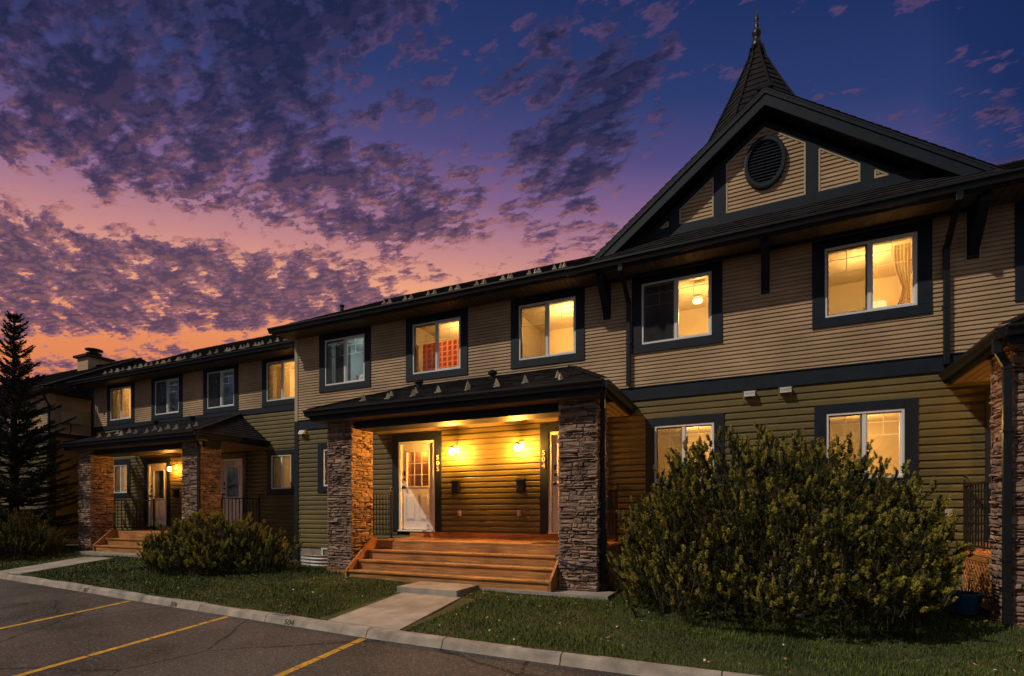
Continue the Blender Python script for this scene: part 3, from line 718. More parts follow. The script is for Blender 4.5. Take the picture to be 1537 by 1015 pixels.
solo('jar', m, 'lamp_white', FM, (-8.62, .20, 3.19), 'round cream jar beside the pink bottle on the windowsill', 'jar', smooth=True)
# curtains half drawn
curtain(FM, -9.62, -9.12, 3.2, 4.3, .30, 'grey_curtain', 'dark grey curtain hanging in the left half of the pale-lit upstairs window', folds=6)

# =================================================================== right block with the gable
right = thing('townhouse', 'right townhouse block with large front gable, round louvre and shingled spire', 'townhouse', FR, (4.5, 0, -1.3))
XR1 = 11.0
winsR = [(.24, 1.48), (3.22, 4.44), (5.75, 6.98)]
lowR = [(.48, 1.52, .55, 1.62), (3.24, 4.28, .55, 1.62)]
dR = [(5.42, 6.42), (9.14, 10.14)]
m = MB(); siding(m, 0.0, XR1, 2.37, SOF+.02, .0685, [(a-.03, b+.03, 3.15, 4.36) for a, b in winsR]); part('upper_siding', m, 'tan_vinyl', right)
m = MB(); siding(m, 0.0, XR1, -.87, 2.13, .118, [(a-.03, b+.03, c-.03, d+.03) for a, b, c, d in lowR]+[(a-.04, b+.04, -.45, 1.68) for a, b in dR]); part('lower_siding', m, 'green_vinyl', right)
m = MB(); m.box(.0, XR1, -.032, .0, 2.132, 2.37); m.box(.0, XR1, -.048, .0, 2.371, 2.39); m.box(2.35, 2.44, -.036, -.0325, 2.132, 2.37); part('belly_band', m, 'dark_trim', right, bevel=.004)
m = MB(); m.box(0, XR1, .012, .2, -1.6, -.872); part('foundation', m, 'foundation_concrete', right)
m = MB(); m.box(XR1, XR1+.05, .0, 8, -1.3, 4.6); m.box(0, XR1, 8.0, 8.1, -1.3, 4.6); part('end_wall', m, 'tan_vinyl', right)
OVR = .63
rr_ = main_roof(right, -1.0, XR1+.3, OVR, 4.60, 4.0, None)
m = MB(); gutter(m, -1.03, XR1+.3, -OVR, 4.585); part('gutter', m, 'dark_metal', right)
m = MB(); soffit(m, -1.0, XR1+.3, -OVR+.002, .0, SOF-.03); m.box(-1.0, -.96, -OVR+.002, -.05, SOF-.02, 4.60); part('soffit', m, 'soffit_brown', right)
# gable
GX, GA, GS = 2.34, 6.70, .75
def fwd(mb):            # the gable wall stands 0.2 m proud of the wall below
    mb.v = [(2.05+(x-2.05)*.98, y-.2, z*.98) for x, y, z in mb.v]; return mb
def glim(top):
    def f(z):
        h = (top-z)/GS
        return (GX-h, GX+h) if h > 0 else None
    return f
m = MB()
holes = [(1.51, 1.74, 5, 7), (2.94, 3.15, 5, 7), (.73, .95, 5, 7), (3.70, 3.91, 5, 7)]
siding(m, 0, 0, 5.28, 6.60, .0685, holes, lim=glim(6.60)); part('gable_siding', fwd(m), 'tan_vinyl', right)
m = MB(); m.add([(GX-2.9, .004, 4.5), (GX+2.9, .004, 4.5), (GX, .004, 6.72)], [(0, 1, 2)])
m.box(GX-2.2, GX+2.2, -.036, .003, 5.10, 5.279)
for a, b in ((1.53, 1.72), (2.96, 3.13), (.75, .93), (3.72, 3.89)):
    c = (a+b)/2; zt = 6.70-GS*abs(c-GX); m.box(a, b, -.034, .003, 5.28, zt)
for s in (-1, 1):   # rake frieze board on the wall
    m.add([(GX+s*x, y, z) for y in (-.03, .003) for x, z in ((0, 6.61), (0, 6.73), (2.7, 6.73-GS*2.7), (2.7, 6.61-GS*2.7))],
          [(0, 1, 2, 3), (7, 6, 5, 4), (0, 3, 7, 4), (1, 5, 6, 2)])
part('gable_trim', fwd(m), 'dark_trim', right)
m = MB()
def edge(p, q): m.bar((p[0], -.016, p[1]), (q[0], -.016, q[1]), .026, .024, up=(0, 1, 0))
T = lambda x: 6.60-GS*abs(x-GX)
for a, b in ((1.74, 2.94),):
    edge((a, 5.28), (a, T(a))); edge((b, 5.28), (b, T(b))); edge((a, T(a)), (GX, T(GX))); edge((GX, T(GX)), (b, T(b))); edge((a, 5.29), (b, 5.29))
for a, b in ((.95, 1.51), (3.15, 3.70)):
    edge((a, 5.28), (a, T(a))); edge((b, 5.28), (b, T(b))); edge((a, T(a)), (b, T(b))); edge((a, 5.29), (b, 5.29))
for a, b, c in ((.73, .73-(T(.73)-5.29)/GS, 0), (3.91, 3.91+(T(3.91)-5.29)/GS, 0)):
    edge((a, 5.28), (a, T(a))); edge((a, T(a)), (b, 5.29)); edge((a, 5.29), (b, 5.29))
part('gable_edging', fwd(m), 'tan_trim', right)
# round louvre
m = MB(); n = 36; cx, cz, R = 2.345, 5.985, .335
ring = [(R, -.02), (R, -.075), (R-.02, -.085), (R-.055, -.085), (R-.07, -.07), (R-.07, -.02)]
vs = []; fs = []
for r, y in ring:
    for k in range(n): t = 2*math.pi*k/n; vs.append((cx+r*.97*math.cos(t), y, cz+r*1.33*math.sin(t)))
for i in range(len(ring)-1):
    for k in range(n): fs.append((i*n+k, i*n+(k+1) % n, (i+1)*n+(k+1) % n, (i+1)*n+k))
m.add(vs, fs); lv = part('round_louvre', fwd(m), 'dark_trim', right)
m = MB(); RR = R-.07; H = RR*1.33; nl = 13
for k in range(nl):
    z = cz-H+2*H*(k+.15)/nl; zm = z+.03; w = RR*.97*math.sqrt(max(0, 1-((zm-cz)/H)**2)) + .015
    m.add([(cx-w, -.065, z), (cx+w, -.065, z), (cx+w, -.025, z+.062), (cx-w, -.025, z+.062), (cx-w, -.058, z-.004), (cx+w, -.058, z-.004)], [(0, 1, 2, 3), (4, 5, 1, 0), (5, 4, 3, 2)])
vs = [(cx+(RR+.01)*.97*math.cos(t), -.018, cz+(H+.01)*math.sin(t)) for t in (2*math.pi*k/n for k in range(n))]
m.add(vs, [tuple(range(n))])
part('slats', fwd(m), 'dark_trim', lv)
# gable roof
RT = 6.97; YR0, YR1 = -.50, 4.2; RUN = 2.98
m = MB()
for s in (-1, 1):
    V = Vector((-s*RUN, 0, RUN*GS))
    L = V.length
    shingles(m, (GX+s*RUN, YR0, RT-GS*RUN), (0, 1, 0), V, int(L/.135)+1, lambda t: (0, YR1-YR0), tmax=L-.01)
for k in range(18): yy = YR0+(YR1-YR0)*k/18; m.box(GX-.12, GX+.12, yy, yy+.27, RT-.03, RT+.035)
gr = part('gable_roof', m, 'asphalt_shingle', right)
m = MB()
for s in (-1, 1):
    # roof deck with rake fascia hanging below it
    pr = [(GX, RT-.012), (GX+s*RUN, RT-.012-GS*RUN), (GX+s*RUN, RT-.05-GS*RUN), (GX, RT-.05)]
    m.prism(pr, 'y', YR0+.005, YR1)
    pr = [(GX, RT-.052), (GX+s*(RUN-.02), RT-.052-GS*(RUN-.02)), (GX+s*(RUN-.02), RT-.30-GS*(RUN-.02)), (GX, RT-.30)]
    m.prism(pr, 'y', YR0+.02, YR0+.06)
    pr = [(GX, RT-.055), (GX+s*(RUN-.0), RT-.055-GS*(RUN-.0)), (GX+s*(RUN-.0), RT-.115-GS*(RUN)), (GX, RT-.115)]
    m.prism(pr, 'y', YR0+.002, YR0+.019)
part('rake_fascia', m, 'dark_trim', gr, bevel=.004)
m = MB()
for s in (-1, 1):
    nn = 26
    for k in range(nn):
        d0, d1 = RUN*k/nn+.006, RUN*(k+1)/nn-.006
        pr = [(GX+s*d0, RT-.27-GS*d0), (GX+s*d1, RT-.27-GS*d1), (GX+s*d1, RT-.255-GS*d1), (GX+s*d0, RT-.255-GS*d0)]
        m.prism(pr, 'y', YR0+.061, -.2)
    m.prism([(GX, RT-.25), (GX+s*RUN, RT-.25-GS*RUN), (GX+s*RUN, RT-.24-GS*RUN), (GX, RT-.24)], 'y', YR0+.061, -.2)
part('rake_soffit', m, 'dark_trim', gr)
SKV = Vector((0, .46, .43)); m = MB()
shingles(m, (GX, -OVR-.03, 4.605), (1, 0, 0), SKV, 6, lambda t: (-(RT-.075-4.605-t*.683)/GS, (RT-.075-4.605-t*.683)/GS), exp=.105, tmax=SKV.length)
part('skirt_roof', m, 'asphalt_shingle', right)
# spire: eight-sided, flared foot, shingle courses
m = MB(); SX, SY = 2.17, 2.0
prof = [(6.2, 1.80), (6.8, 1.46), (7.4, 1.13), (8.0, .82), (8.6, .52), (9.1, .285), (9.42, .145), (9.66, .09)]
def rad(z):
    for (a, ra), (b, rb) in zip(prof, prof[1:]):
        if a <= z <= b: return ra+(rb-ra)*(z-a)/(b-a)
    return prof[-1][1]
ns = 8; z = 6.2
while z < 9.66:
    z2 = min(z+.155, 9.66); r0, r1 = rad(z)+.022, rad(z2)
    for k in range(ns):
        a0, a1 = 2*math.pi*(k+.5)/ns, 2*math.pi*(k+1.5)/ns
        P0, P1 = Vector((SX+r0*math.cos(a0), SY+r0*math.sin(a0), z)), Vector((SX+r0*math.cos(a1), SY+r0*math.sin(a1), z))
        Q0, Q1 = Vector((SX+r1*math.cos(a0), SY+r1*math.sin(a0), z2)), Vector((SX+r1*math.cos(a1), SY+r1*math.sin(a1), z2))
        q = max(1, round((P1-P0).length/.26)); off = random.random()*.5
        cs = sorted({0.0, 1.0, *[min(.97, max(.03, (j+off)/q)) for j in range(q)]})
        for c0, c1 in zip(cs, cs[1:]):
            dz = Vector((0, 0, -random.uniform(0, .012))); g = .006
            A, B, C, D = P0.lerp(P1, c0+g)+dz, P0.lerp(P1, c1-g)+dz, Q0.lerp(Q1, c1), Q0.lerp(Q1, c0)
            E0, E1 = A.lerp(Vector((SX, SY, z)), .03), B.lerp(Vector((SX, SY, z)), .03)
            m.add([A, B, C, D, E0, E1], [(0, 1, 2, 3), (1, 0, 4, 5)])
    z = z2
sp = part('spire', m, 'asphalt_shingle', right)
m = MB()
for k in range(ns):
    a = 2*math.pi*(k+.5)/ns; pts = [(SX+(r+.03)*math.cos(a), SY+(r+.03)*math.sin(a), zz) for zz, r in prof]; m.tube([(a_, b_, c_-.012) for a_, b_, c_ in pts], .022, 6)
part('hip_caps', m, 'asphalt_shingle', sp)
m = MB(); m.lathe((SX, SY, 9.60), [(0.104, 0), (0.104, 0.12), (0.08, 0.2), (0.048, 0.22), (0.068, 0.27), (0.092, 0.33), (0.092, 0.37), (0.056, 0.43), (0.032, 0.46), (0.048, 0.5), (0.032, 0.54), (0.028, 0.58), (0.048, 0.63), (0.036, 0.69), (0.016, 0.73), (0.0096, 0.8), (0.0024, 0.93)], 16)
part('finial', m, 'dark_metal', sp, smooth=True)
for a, b in ((-.52, -.33), (2.26, 2.43), (5.01, 5.19), (7.8, 7.97)): bracket(right, a, b)
window(right, FR, *winsR[0], 3.18, 4.32, SOF-.04, lit=55, ceil=4.60, lamp=(1.1, 1.2, 4.05))
window(right, FR, *winsR[1], 3.19, 4.32, SOF-.04, lit=70, ceil=4.60)
window(right, FR, *winsR[2], 3.19, 4.32, SOF-.04, lit=20, ceil=4.60)
window(right, FR, *lowR[0], 1.77, lit=38, tl=.17, tr=.17)
window(right, FR, *lowR[1], 1.77, lit=50, tl=.17, tr=.17)
door(right, FR, *dR[0], -.395, 1.65, 'half'); door(right, FR, *dR[1], -.395, 1.65, 'half')
porch(right, 4.80, 10.8, 2.10, gspec=(6.2, 8.0))
pillar(right, 4.92, 5.57, -1.95, -1.31, -1.30, 1.955)
pillar(right, 9.86, 10.5, -1.95, -1.31, -1.30, 1.955)
downspout(right, [(0.0, -.68, 4.50), (0.0, -.66, 4.40), (0.0, -.07, 4.02), (0.0, -.07, 2.42)])
downspout(right, [(4.78, -.68, 4.50), (4.78, -.66, 4.40), (4.78, -.07, 3.95), (4.78, -.07, 2.22)])
downspout(right, [(4.74, -2.10, 2.0), (4.75, -2.09, 1.88), (4.865, -2.0, 1.70), (4.865, -2.0, -1.30)])
dryer_vent(right, 2.10, 2.045); dryer_vent(right, 2.65, 2.055)
outlet(right, 4.82, .0)
steps(FR, 5.72, 9.8, -.56, -1.27, 3, -1.40, 'cedar steps behind the stone pillar at the right edge of the picture', 5.0, 10.5, -.43)
dup(lan, FR, (6.97, 0, 1.37), 'lit wall lantern hidden behind the stone pillar at the far right')
dup(mbx, FR, (6.97, 0, .60), 'black mailbox behind the stone pillar at the far right')
railing(FR, 5.0, -1.28, -.05, -.56, 'black iron railing behind the stone pillar at the far right edge')
# lattice panel under the right porch
t = thing('lattice_panel', 'brown wooden lattice panel under the porch deck at the right edge', 'lattice', FR, (4.98, -.65, -1.27))
m = MB(); m.box(4.965, 4.995, -1.28, -.04, -.66, -.60); m.box(4.965, 4.995, -1.28, -.04, -1.27, -1.21); part('frame', m, 'cedar', t)
m = MB()
for k in range(-5, 12):
    for s, x in ((1, 4.975), (-1, 4.985)):
        a = -1.28+k*.12; p, q = (a, -1.21), (a+.55*1, -.66)
        if s < 0: p, q = (a+.55, -1.21), (a, -.66)
        def cl(p, q):
            (y0, z0), (y1, z1) = p, q; lo, hi = 0.0, 1.0; d = y1-y0
            t0, t1 = sorted(((-1.28-y0)/d, (-.04-y0)/d)); return max(lo, t0), min(hi, t1)
        t0, t1 = cl(p, q)
        if t1-t0 > .08: m.bar((x, p[0]+(q[0]-p[0])*t0, p[1]+(q[1]-p[1])*t0), (x, p[0]+(q[0]-p[0])*t1, p[1]+(q[1]-p[1])*t1), .03, .009, up=(1, 0, 0))
part('slats', m, 'cedar', t)
# blue plastic planters with small plants near that porch
def planter(x, y, z, label):
    t = thing('planter', label, 'planter', FR, (x, y, z))
    m = MB(); m.lathe((x, y, z), [(.12, 0), (.17, .24), (.19, .24), (.19, .27), (.16, .27), (.15, .22)], 14); part('pot', m, 'blue_plastic', t)
    p = MB()
    for k in range(26):
        a = random.uniform(0, 6.28); r = random.uniform(.05, .22); h = random.uniform(.1, .35); q = (x+r*math.cos(a), y+r*math.sin(a), z+.24+h); c = (x+.04*math.cos(a), y+.04*math.sin(a), z+.22)
        p.tube([c, q], [.005, .002], 4)
        v = Vector((math.cos(a), math.sin(a), .2))*.06; s = Vector((-math.sin(a), math.cos(a), 0))*.03; q = Vector(q)
        p.add([q-v*.3, q+s, q+v, q-s], [(0, 1, 2, 3)])
    part('plant', p, 'juniper_needles', t)
planter(4.45, -.75, -1.30, 'blue plastic planter between the big pine bush and the lattice'); planter(4.68, -1.30, -1.30, 'blue plastic planter against the downspout of the right pillar')
# things in the right block's windows
ceiling_lamp(FR, 1.12, 1.05, 4.34, 'small glowing ceiling lamp in the half-dark upstairs window left of the gable centre', 'room_bulb')
curtain(FR, .26, .86, 3.19, 4.32, .16, 'grey_blind', 'grey blind drawn over the left half of the upstairs window under the gable', folds=4, amp=.008)
curtain(FR, 4.20, 4.42, 3.2, 4.3, .30, 'sheer_curtain', 'tied cream curtain at the right side of the brightest upstairs window', folds=5, tie=4.40, amp=.016)
t = thing('table_lamp', 'table lamp with glowing cream shade in the brightest upstairs window', 'table lamp', FR, (4.02, .62, 3.02))
m = MB(); m.lathe((4.02, .62, 3.02), [(.09, 0), (.09, .02), (.025, .04), (.03, .15), (.012, .20)], 12); part('lamp_base', m, 'lamp_white', t)
m = MB(); m.lathe((4.02, .62, 3.22), [(.19, 0), (.13, .30)], 20); part('lamp_shade', m, 'lit_shade', t, smooth=False)
m = MB(); m.box(3.3, 4.4, .40, .9, 2.98, 3.02); m.box(3.34, 3.38, .44, .48, 2.36, 2.98); m.box(4.32, 4.36, .44, .48, 2.36, 2.98); m.box(3.34, 3.38, .82, .86, 2.36, 2.98); m.box(4.32, 4.36, .82, .86, 2.36, 2.98)
solo('table', m, 'cedar', FR, (3.85, .65, 2.36), 'table carrying the lamp just inside the brightest upstairs window', 'table')

# =================================================================== left block
left = thing('townhouse', 'left townhouse block set back with four upper windows and a shaded porch', 'townhouse', FL, (-15.8, 0, -1.2))
XL0, XL1 = -21.6, -10.6
winsL = [(-20.65, -19.43), (-18.12, -16.88), (-15.5, -14.27), (-12.89, -11.68)]
lowL = [(-20.45, -19.66, .70, 1.68), (-12.7, -11.9, .70, 1.68)]
dL = [(-18.5, -17.5), (-14.9, -13.9)]
m = MB(); siding(m, XL0, XL1, 3.12, SOF+.07, .0685, [(a-.03, b+.03, 3.24, 4.44) for a, b in winsL]); part('upper_siding', m, 'tan_vinyl', left)
m = MB(); siding(m, XL0, XL1, -.87, 2.95, .118, [(a-.03, b+.03, c-.03, d+.03) for a, b, c, d in lowL]+[(a-.04, b+.04, -.45, 1.70) for a, b in dL]); part('lower_siding', m, 'green_vinyl', left)
m = MB(); m.box(XL0, XL1, -.03, 0, 2.952, 3.12); part('belly_band', m, 'dark_trim', left, bevel=.004)
m = MB(); m.box(XL0-.03, XL0+.09, -.033, .1, 3.12, SOF+.03); part('corner_board', m, 'tan_trim', left)
m = MB(); m.box(XL0-.035, XL0+.09, -.036, .1, -1.2, 3.119); part('corner_board', m, 'dark_trim', left)
m = MB(); m.box(XL0, XL1, .012, .2, -1.6, -.872); part('foundation', m, 'foundation_concrete', left)
m = MB(); m.add([(XL0-.01, .01, -1.2), (XL0-.01, 8, -1.2), (XL0-.01, 8, 4.6), (XL0-.01, 4, 6.9), (XL0-.01, .01, 4.6)], [(0, 1, 2, 3, 4)]); m.box(XL0, XL1, 8, 8.1, -1.3, 4.6); part('end_wall', m, 'tan_vinyl', left)
rl_ = main_roof(left, XL0-.35, XL1-.15, .58, 4.655, 4.0, None)
m = MB(); gutter(m, XL0-.38, XL1-.25, -.58, 4.64); part('gutter', m, 'dark_metal', left)
m = MB(); soffit(m, XL0-.3, XL1-.2, -.578, 0, SOF+.03); part('soffit', m, 'soffit_brown', left)
gp = []
x = -20.9; k = 0
while x < -11.6:
    for dx, yy in ((-.12, .0), (.06, .10), (.20, -.14))[:(3 if k % 4 else 2)]: gp.append((x+dx, yy, 4.655+PITCH*(yy+.58)+.02))
    x += random.choice((.62, .7, .78)); k += 1
guards(rl_, gp, PITCH)
window(left, FL, *winsL[0], 3.28, 4.41, SOF+.02, lit=48, ceil=4.64)
window(left, FL, *winsL[1], 3.28, 4.41, SOF+.02, lit=7, room='room_dark', col=(.6, .75, 1), ceil=4.64)  # room is unlit: bluish lamp added in place of sky reflected in the panes
window(left, FL, *winsL[2], 3.28, 4.41, SOF+.02, lit=6, room='room_dark', col=(.6, .75, 1), ceil=4.64)  # also unlit, same added bluish fill standing in for the glass reflection
window(left, FL, *winsL[3], 3.28, 4.41, SOF+.02, lit=52, ceil=4.64)
window(left, FL, *lowL[0], 1.85, lit=16); window(left, FL, *lowL[1], 1.83, lit=8, tr=.15)
door(left, FL, *dL[0], -.42, 1.65, 'full', room='room_dark'); door(left, FL, *dL[1], -.42, 1.65, 'full', room='room_dark')
porch(left, -18.97, -12.85, 2.10, zwall=3.0, gspec=(-17.4, -15.6))
pillar(left, -18.68, -18.03, -1.95, -1.31, -1.12, 1.955)
pillar(left, -13.79, -13.10, -1.95, -1.31, -1.12, 1.955)
downspout(left, [(-12.9, -2.16, 2.0), (-12.92, -2.14, 1.9), (-13.04, -2.0, 1.75), (-13.04, -2.0, -1.15)])
downspout(left, [(XL0-.02, -.64, 4.55), (XL0-.02, -.6, 4.45), (XL0-.05, -.08, 4.1), (XL0-.05, -.08, 2.3)])
downspout(left, [(-10.98, -.64, 4.55), (-10.98, -.62, 4.45), (-10.98, -.30, 4.35), (-10.90, -.08, 4.3), (-10.90, -.08, -.6)])
outlet(left, -12.95, -.25)
steps(FL, -17.3, -13.85, -.56, -1.13, 2, -1.65, 'shadowed cedar steps of the far left porch, partly behind a bush', -18.0, -13.15, -.45)
dim = dup(lan, FL, (-16.98, 0, 1.46), 'glowing wall lantern on the far left porch beside a stone pillar')
for ch in dim.children:
    if ch.name.startswith('bulb'): ch.material_slots[0].link = 'OBJECT'; ch.material_slots[0].material = MATS['porch_bulb_dim']
dup(mbx, FL, (-16.96, 0, .65), 'black mailbox below the lantern on the far left porch')
railing(FL, -18.1, -1.28, -.05, -.56, 'black iron railing below the small lit window of the far left porch')
railing(FL, -13.15, -1.28, -.05, -.56, 'black iron railing before the white door on the right of the left porch')
window_well(FL, -12.6, -11.3, -1.4, -1.0, 'corrugated metal window well behind the left pine bush')
curtain(FL, -20.6, -20.1, 3.3, 4.38, .3, 'sheer_curtain', 'cream curtain in the left half of the leftmost lit upstairs window', folds=6)
curtain(FL, -12.83, -12.3, 3.3, 4.38, .3, 'sheer_curtain', 'cream curtain in the lit upstairs window nearest the middle block', folds=6)
curtain(FL, -18.07, -17.53, 3.3, 4.38, .3, 'grey_curtain', 'grey curtain in the left of the two unlit upstairs windows', folds=6)
curtain(FL, -15.45, -14.92, 3.3, 4.38, .3, 'grey_curtain', 'grey curtain in the right of the two unlit upstairs windows', folds=6)
# drain pipe lying on the lawn at the corner
m = MB(); m.bar((-10.92, -.10, -.62), (-11.15, -.5, -.80), .085, .085); m.bar((-11.15, -.5, -.80), (-11.9, -1.6, -1.05), .085, .085)
solo('drain_extension', m, 'dark_metal', FL, (-11.4, -.9, -1.05), 'black downspout extension slanting onto the lawn between the two blocks', 'drain pipe')

# =================================================================== neighbouring house at far left
nb = thing('house', 'dark neighbouring house with chimney behind the spruce at far left', 'house', FG, (-28, 12, -1.3))
NX, NY = -22.5, 10.05
PX = lambda s, o, z: (NX+o, s, z)
m = MB(); siding(m, NY, 19, 2.87, 4.3, .085, P=PX); siding(m, -38, NX, 2.87, 4.3, .085, P=lambda s, o, z: (s, NY-o, z)); part('upper_siding', m, 'tan_vinyl', nb)
m = MB(); siding(m, NY, 19, -.9, 2.72, .13, P=PX); siding(m, -38, NX, -.9, 2.72, .13, P=lambda s, o, z: (s, NY-o, z)); part('lower_siding', m, 'green_vinyl', nb)
m = MB(); m.box(NX, NX+.03, NY-.03, 19, 2.722, 2.868); m.box(-38, NX-.001, NY-.03, NY, 2.722, 2.868); part('belly_band', m, 'dark_trim', nb)
m = MB(); m.box(NX-.12, NX+.032, NY-.032, NY+.12, 2.87, 4.25); part('corner_board', m, 'tan_trim', nb)
m = MB(); m.box(NX-.16, NX+.034, NY-.034, NY+.16, -1.3, 2.719); part('corner_board', m, 'dark_trim', nb)
m = MB(); m.box(-38, NX-.02, NY+.02, 19, -1.6, -.9); part('foundation', m, 'foundation_concrete', nb)
EZ = 4.36; ex, ey0, ey1 = NX+.42, NY-.42, 18.4; ry, rz, rx = 14.0, 6.75, -24.1
m = MB()
V = Vector((0, ry-ey0, rz-EZ)); L = V.length
shingles(m, (-40, ey0, EZ), (1, 0, 0), V, int(L/.15)+1, lambda t: (0, (ex+40)-(ex-rx)*t/L), exp=.15, tab=.4)
V2 = Vector((rx-ex, 0, rz-EZ)); L2 = V2.length
shingles(m, (ex, ey0, EZ), (0, 1, 0), V2, int(L2/.15)+1, lambda t: ((ry-ey0)*t/L2, (ey1-ey0)-(ey1-ry)*t/L2), exp=.15, tab=.4)
for k in range(22):
    a = Vector((ex, ey0, EZ)).lerp(Vector((rx, ry, rz)), k/22); b = Vector((ex, ey0, EZ)).lerp(Vector((rx, ry, rz)), (k+1.1)/22); m.bar(a+Vector((0, 0, .03)), b+Vector((0, 0, .015)), .16, .014)
for k in range(40): m.box(-40+k*.4, -40+k*.4+.42, ry-.13, ry+.13, rz-.03, rz+.03) if -40+k*.4 < rx-.3 else None
r = part('roof', m, 'asphalt_shingle', nb)
m = MB(); slab(m, [(-40, ey0, EZ-.006), (ex, ey0, EZ-.006), (rx, ry, rz-.006), (-40, ry, rz-.006)], .05); slab(m, [(ex, ey0, EZ-.006), (ex, ey1, EZ-.006), (rx, ry, rz-.006)], .05)
slab(m, [(-40, ry, rz-.006), (rx, ry, rz-.006), (ex, ey1, EZ-.006), (-40, ey1, EZ-.006)], .05); m.box(NX-15, ex-.02, ey0+.02, NY+.5, EZ-.13, EZ-.06); m.box(NX-.3, ex-.021, NY+.501, ey1, EZ-.13, EZ-.06)
part('fascia', m, 'dark_trim', r)
m = MB(); gutter(m, -40, ex+.1, ey0, EZ-.01); prof = [(ex, EZ-.01), (ex, EZ-.12), (ex+.08, EZ-.12), (ex+.12, EZ-.04), (ex+.12, EZ-.01)]; m.prism(prof[::-1], 'y', ey0, ey1); part('gutter', m, 'dark_metal', r)
downspout(nb, [(NX+.28, ey0+.05, EZ-.1), (NX+.26, ey0+.08, EZ-.2), (NX+.05, NY-.06, EZ-.55), (NX+.05, NY-.06, -1.1)])
c = MB(); c.box(-28.05, -27.2, 13.55, 14.5, 6.0, 7.1); ch = part('chimney', c, 'tan_vinyl', nb)
c = MB(); c.box(-28.17, -27.08, 13.43, 14.62, 7.1, 7.2); c.lathe((-27.6, 14.0, 7.2), [(.16, 0), (.16, .14), (.30, .15), (.30, .19), (.17, .2), (.17, .30), (.34, .32), (.34, .37), (.1, .40)], 14); part('chimney_cap', c, 'dark_metal', ch)
m = MB(); m.box(NX+.012, NX+.14, NY+.28, NY+.95, 3.25, 3.66); m.box(NX+.14, NX+.15, NY+.33, NY+.90, 3.30, 3.61); mb_ = part('meter_box', m, 'beige_plastic', nb, bevel=.01)
m = MB(); m.tube([(NX+.05, NY+.6, 3.25), (NX+.05, NY+.6, 2.95), (NX+.05, NY+.5, 2.75)], .015, 6); part('cable', m, 'dark_metal', mb_)

# =================================================================== ground
CURB = [(-60, 9.6), (-24, 6.62), (-15.3, 5.92), (-12, 5.62), (-9.5, 5.40), (-6.85, 5.21), (-4.2, 5.02), (-2.2, 4.95), (.5, 4.90), (4, 4.88), (60, 4.86)]
def cy(x):
    for (a, ya), (b, yb) in zip(CURB, CURB[1:]):
        if a <= x <= b: return ya+(yb-ya)*(x-a)/(b-a)
    return CURB[0][1] if x < CURB[0][0] else CURB[-1][1]
def za(y): return -1.9+.075*max(-6.0, min(y, 5.6))
def zcurb(x): return za(cy(x))
def zbase(x): return float(np.interp(x, [-18, -7.4, -2.5, 0], [-1.12, -1.17, -1.30, -1.32]))
def zl(x, y):
    dip = .12*min(1, max(0, (y-8.2)/.9)) if -13.2 < x < -7.6 else 0.0
    c = cy(x)+.15; t = min(1, max(0, (y-c)/2.9)); z0 = zcurb(x)+.098
    return z0+(zbase(x)-z0)*t-dip+.012*math.sin(x*2.3+y*1.7)*math.sin(y*3.1-x)
# parking lot
xs = [-60, -45, -30] + [x*.5-24 for x in range(0, 61)] + [10, 16, 30, 60]; ys_n = 14
m = MB(); rows = []
for x in xs:
    c = cy(x)+.05; rows.append([(x, y, za(y)) for y in [-40, -20, -6, -4, -2, -1, 0, 1, 2, 3, 3.8, 4.4, min(c, 5.6) if c <= 5.6 else c]])
nr = len(rows[0]); vs = [p for r_ in rows for p in r_]
fs = [(i*nr+j, (i+1)*nr+j, (i+1)*nr+j+1, i*nr+j+1) for i in range(len(xs)-1) for j in range(nr-1)]
m.add(vs, fs); solo('parking_lot', m, 'asphalt', FG, (0, 0, -1.9), kind='structure')
# lawn
m = MB(); xs = [-60, -40, -30] + [x*.35-24 for x in range(0, 98)] + [14, 20, 60]; rows = []
for x in xs:
    c = cy(x)+.12; ysl = [c+(8.6-c)*k/11 if c < 8 else c+k*.05 for k in range(12)] + [9.5, 11, 14, 40]
    rows.append([(x, y, zl(x, y)) for y in ysl])
nr = len(rows[0]); m.add([p for r_ in rows for p in r_], [(i*nr+j, (i+1)*nr+j, (i+1)*nr+j+1, i*nr+j+1) for i in range(len(xs)-1) for j in range(nr-1)])
solo('lawn', m, 'lawn_soil', FG, (0, 7, -1.35), kind='structure')
m = MB(); m.quad((-400, -400, -2.6), (400, -400, -2.6), (400, 600, -2.6), (-400, 600, -2.6)); solo('ground', m, 'field', FG, (0, 0, -2.6), kind='structure')
# kerb in cast lengths
joints = [-60, -24, -21, -18, -15.3, -13.1, -11.0, -9.3, -7.66, -6.11, -4.23, -3.13, -1.71, -.2, 1.4, 3.0, 4.6, 8, 14, 60]
prof = [(.0, -.02), (.045, .078), (.060, .094), (.085, .102), (.155, .104), (.155, -.25), (0, -.25)]
m = MB()
for a, b in zip(joints, joints[1:]):
    a += .0045; b -= .0045; n = max(1, int((b-a)/.5)); n = min(n, 12); np_ = len(prof); vs = []; fs = []
    for i in range(n+1):
        x = a+(b-a)*i/n; vs += [(x, cy(x)+p, zcurb(x)+q+.004*math.sin(x*3)) for p, q in prof]
    for i in range(n):
        for k in range(np_): fs.append((i*np_+k, (i+1)*np_+k, (i+1)*np_+(k+1) % np_, i*np_+(k+1) % np_))
    fs += [tuple(range(np_)), tuple(range(n*np_, (n+1)*np_))[::-1]]; m.add(vs, fs)
solo('kerb', m, 'curb_concrete', FG, (-4, 5, -1.5), kind='structure', bevel=.006)
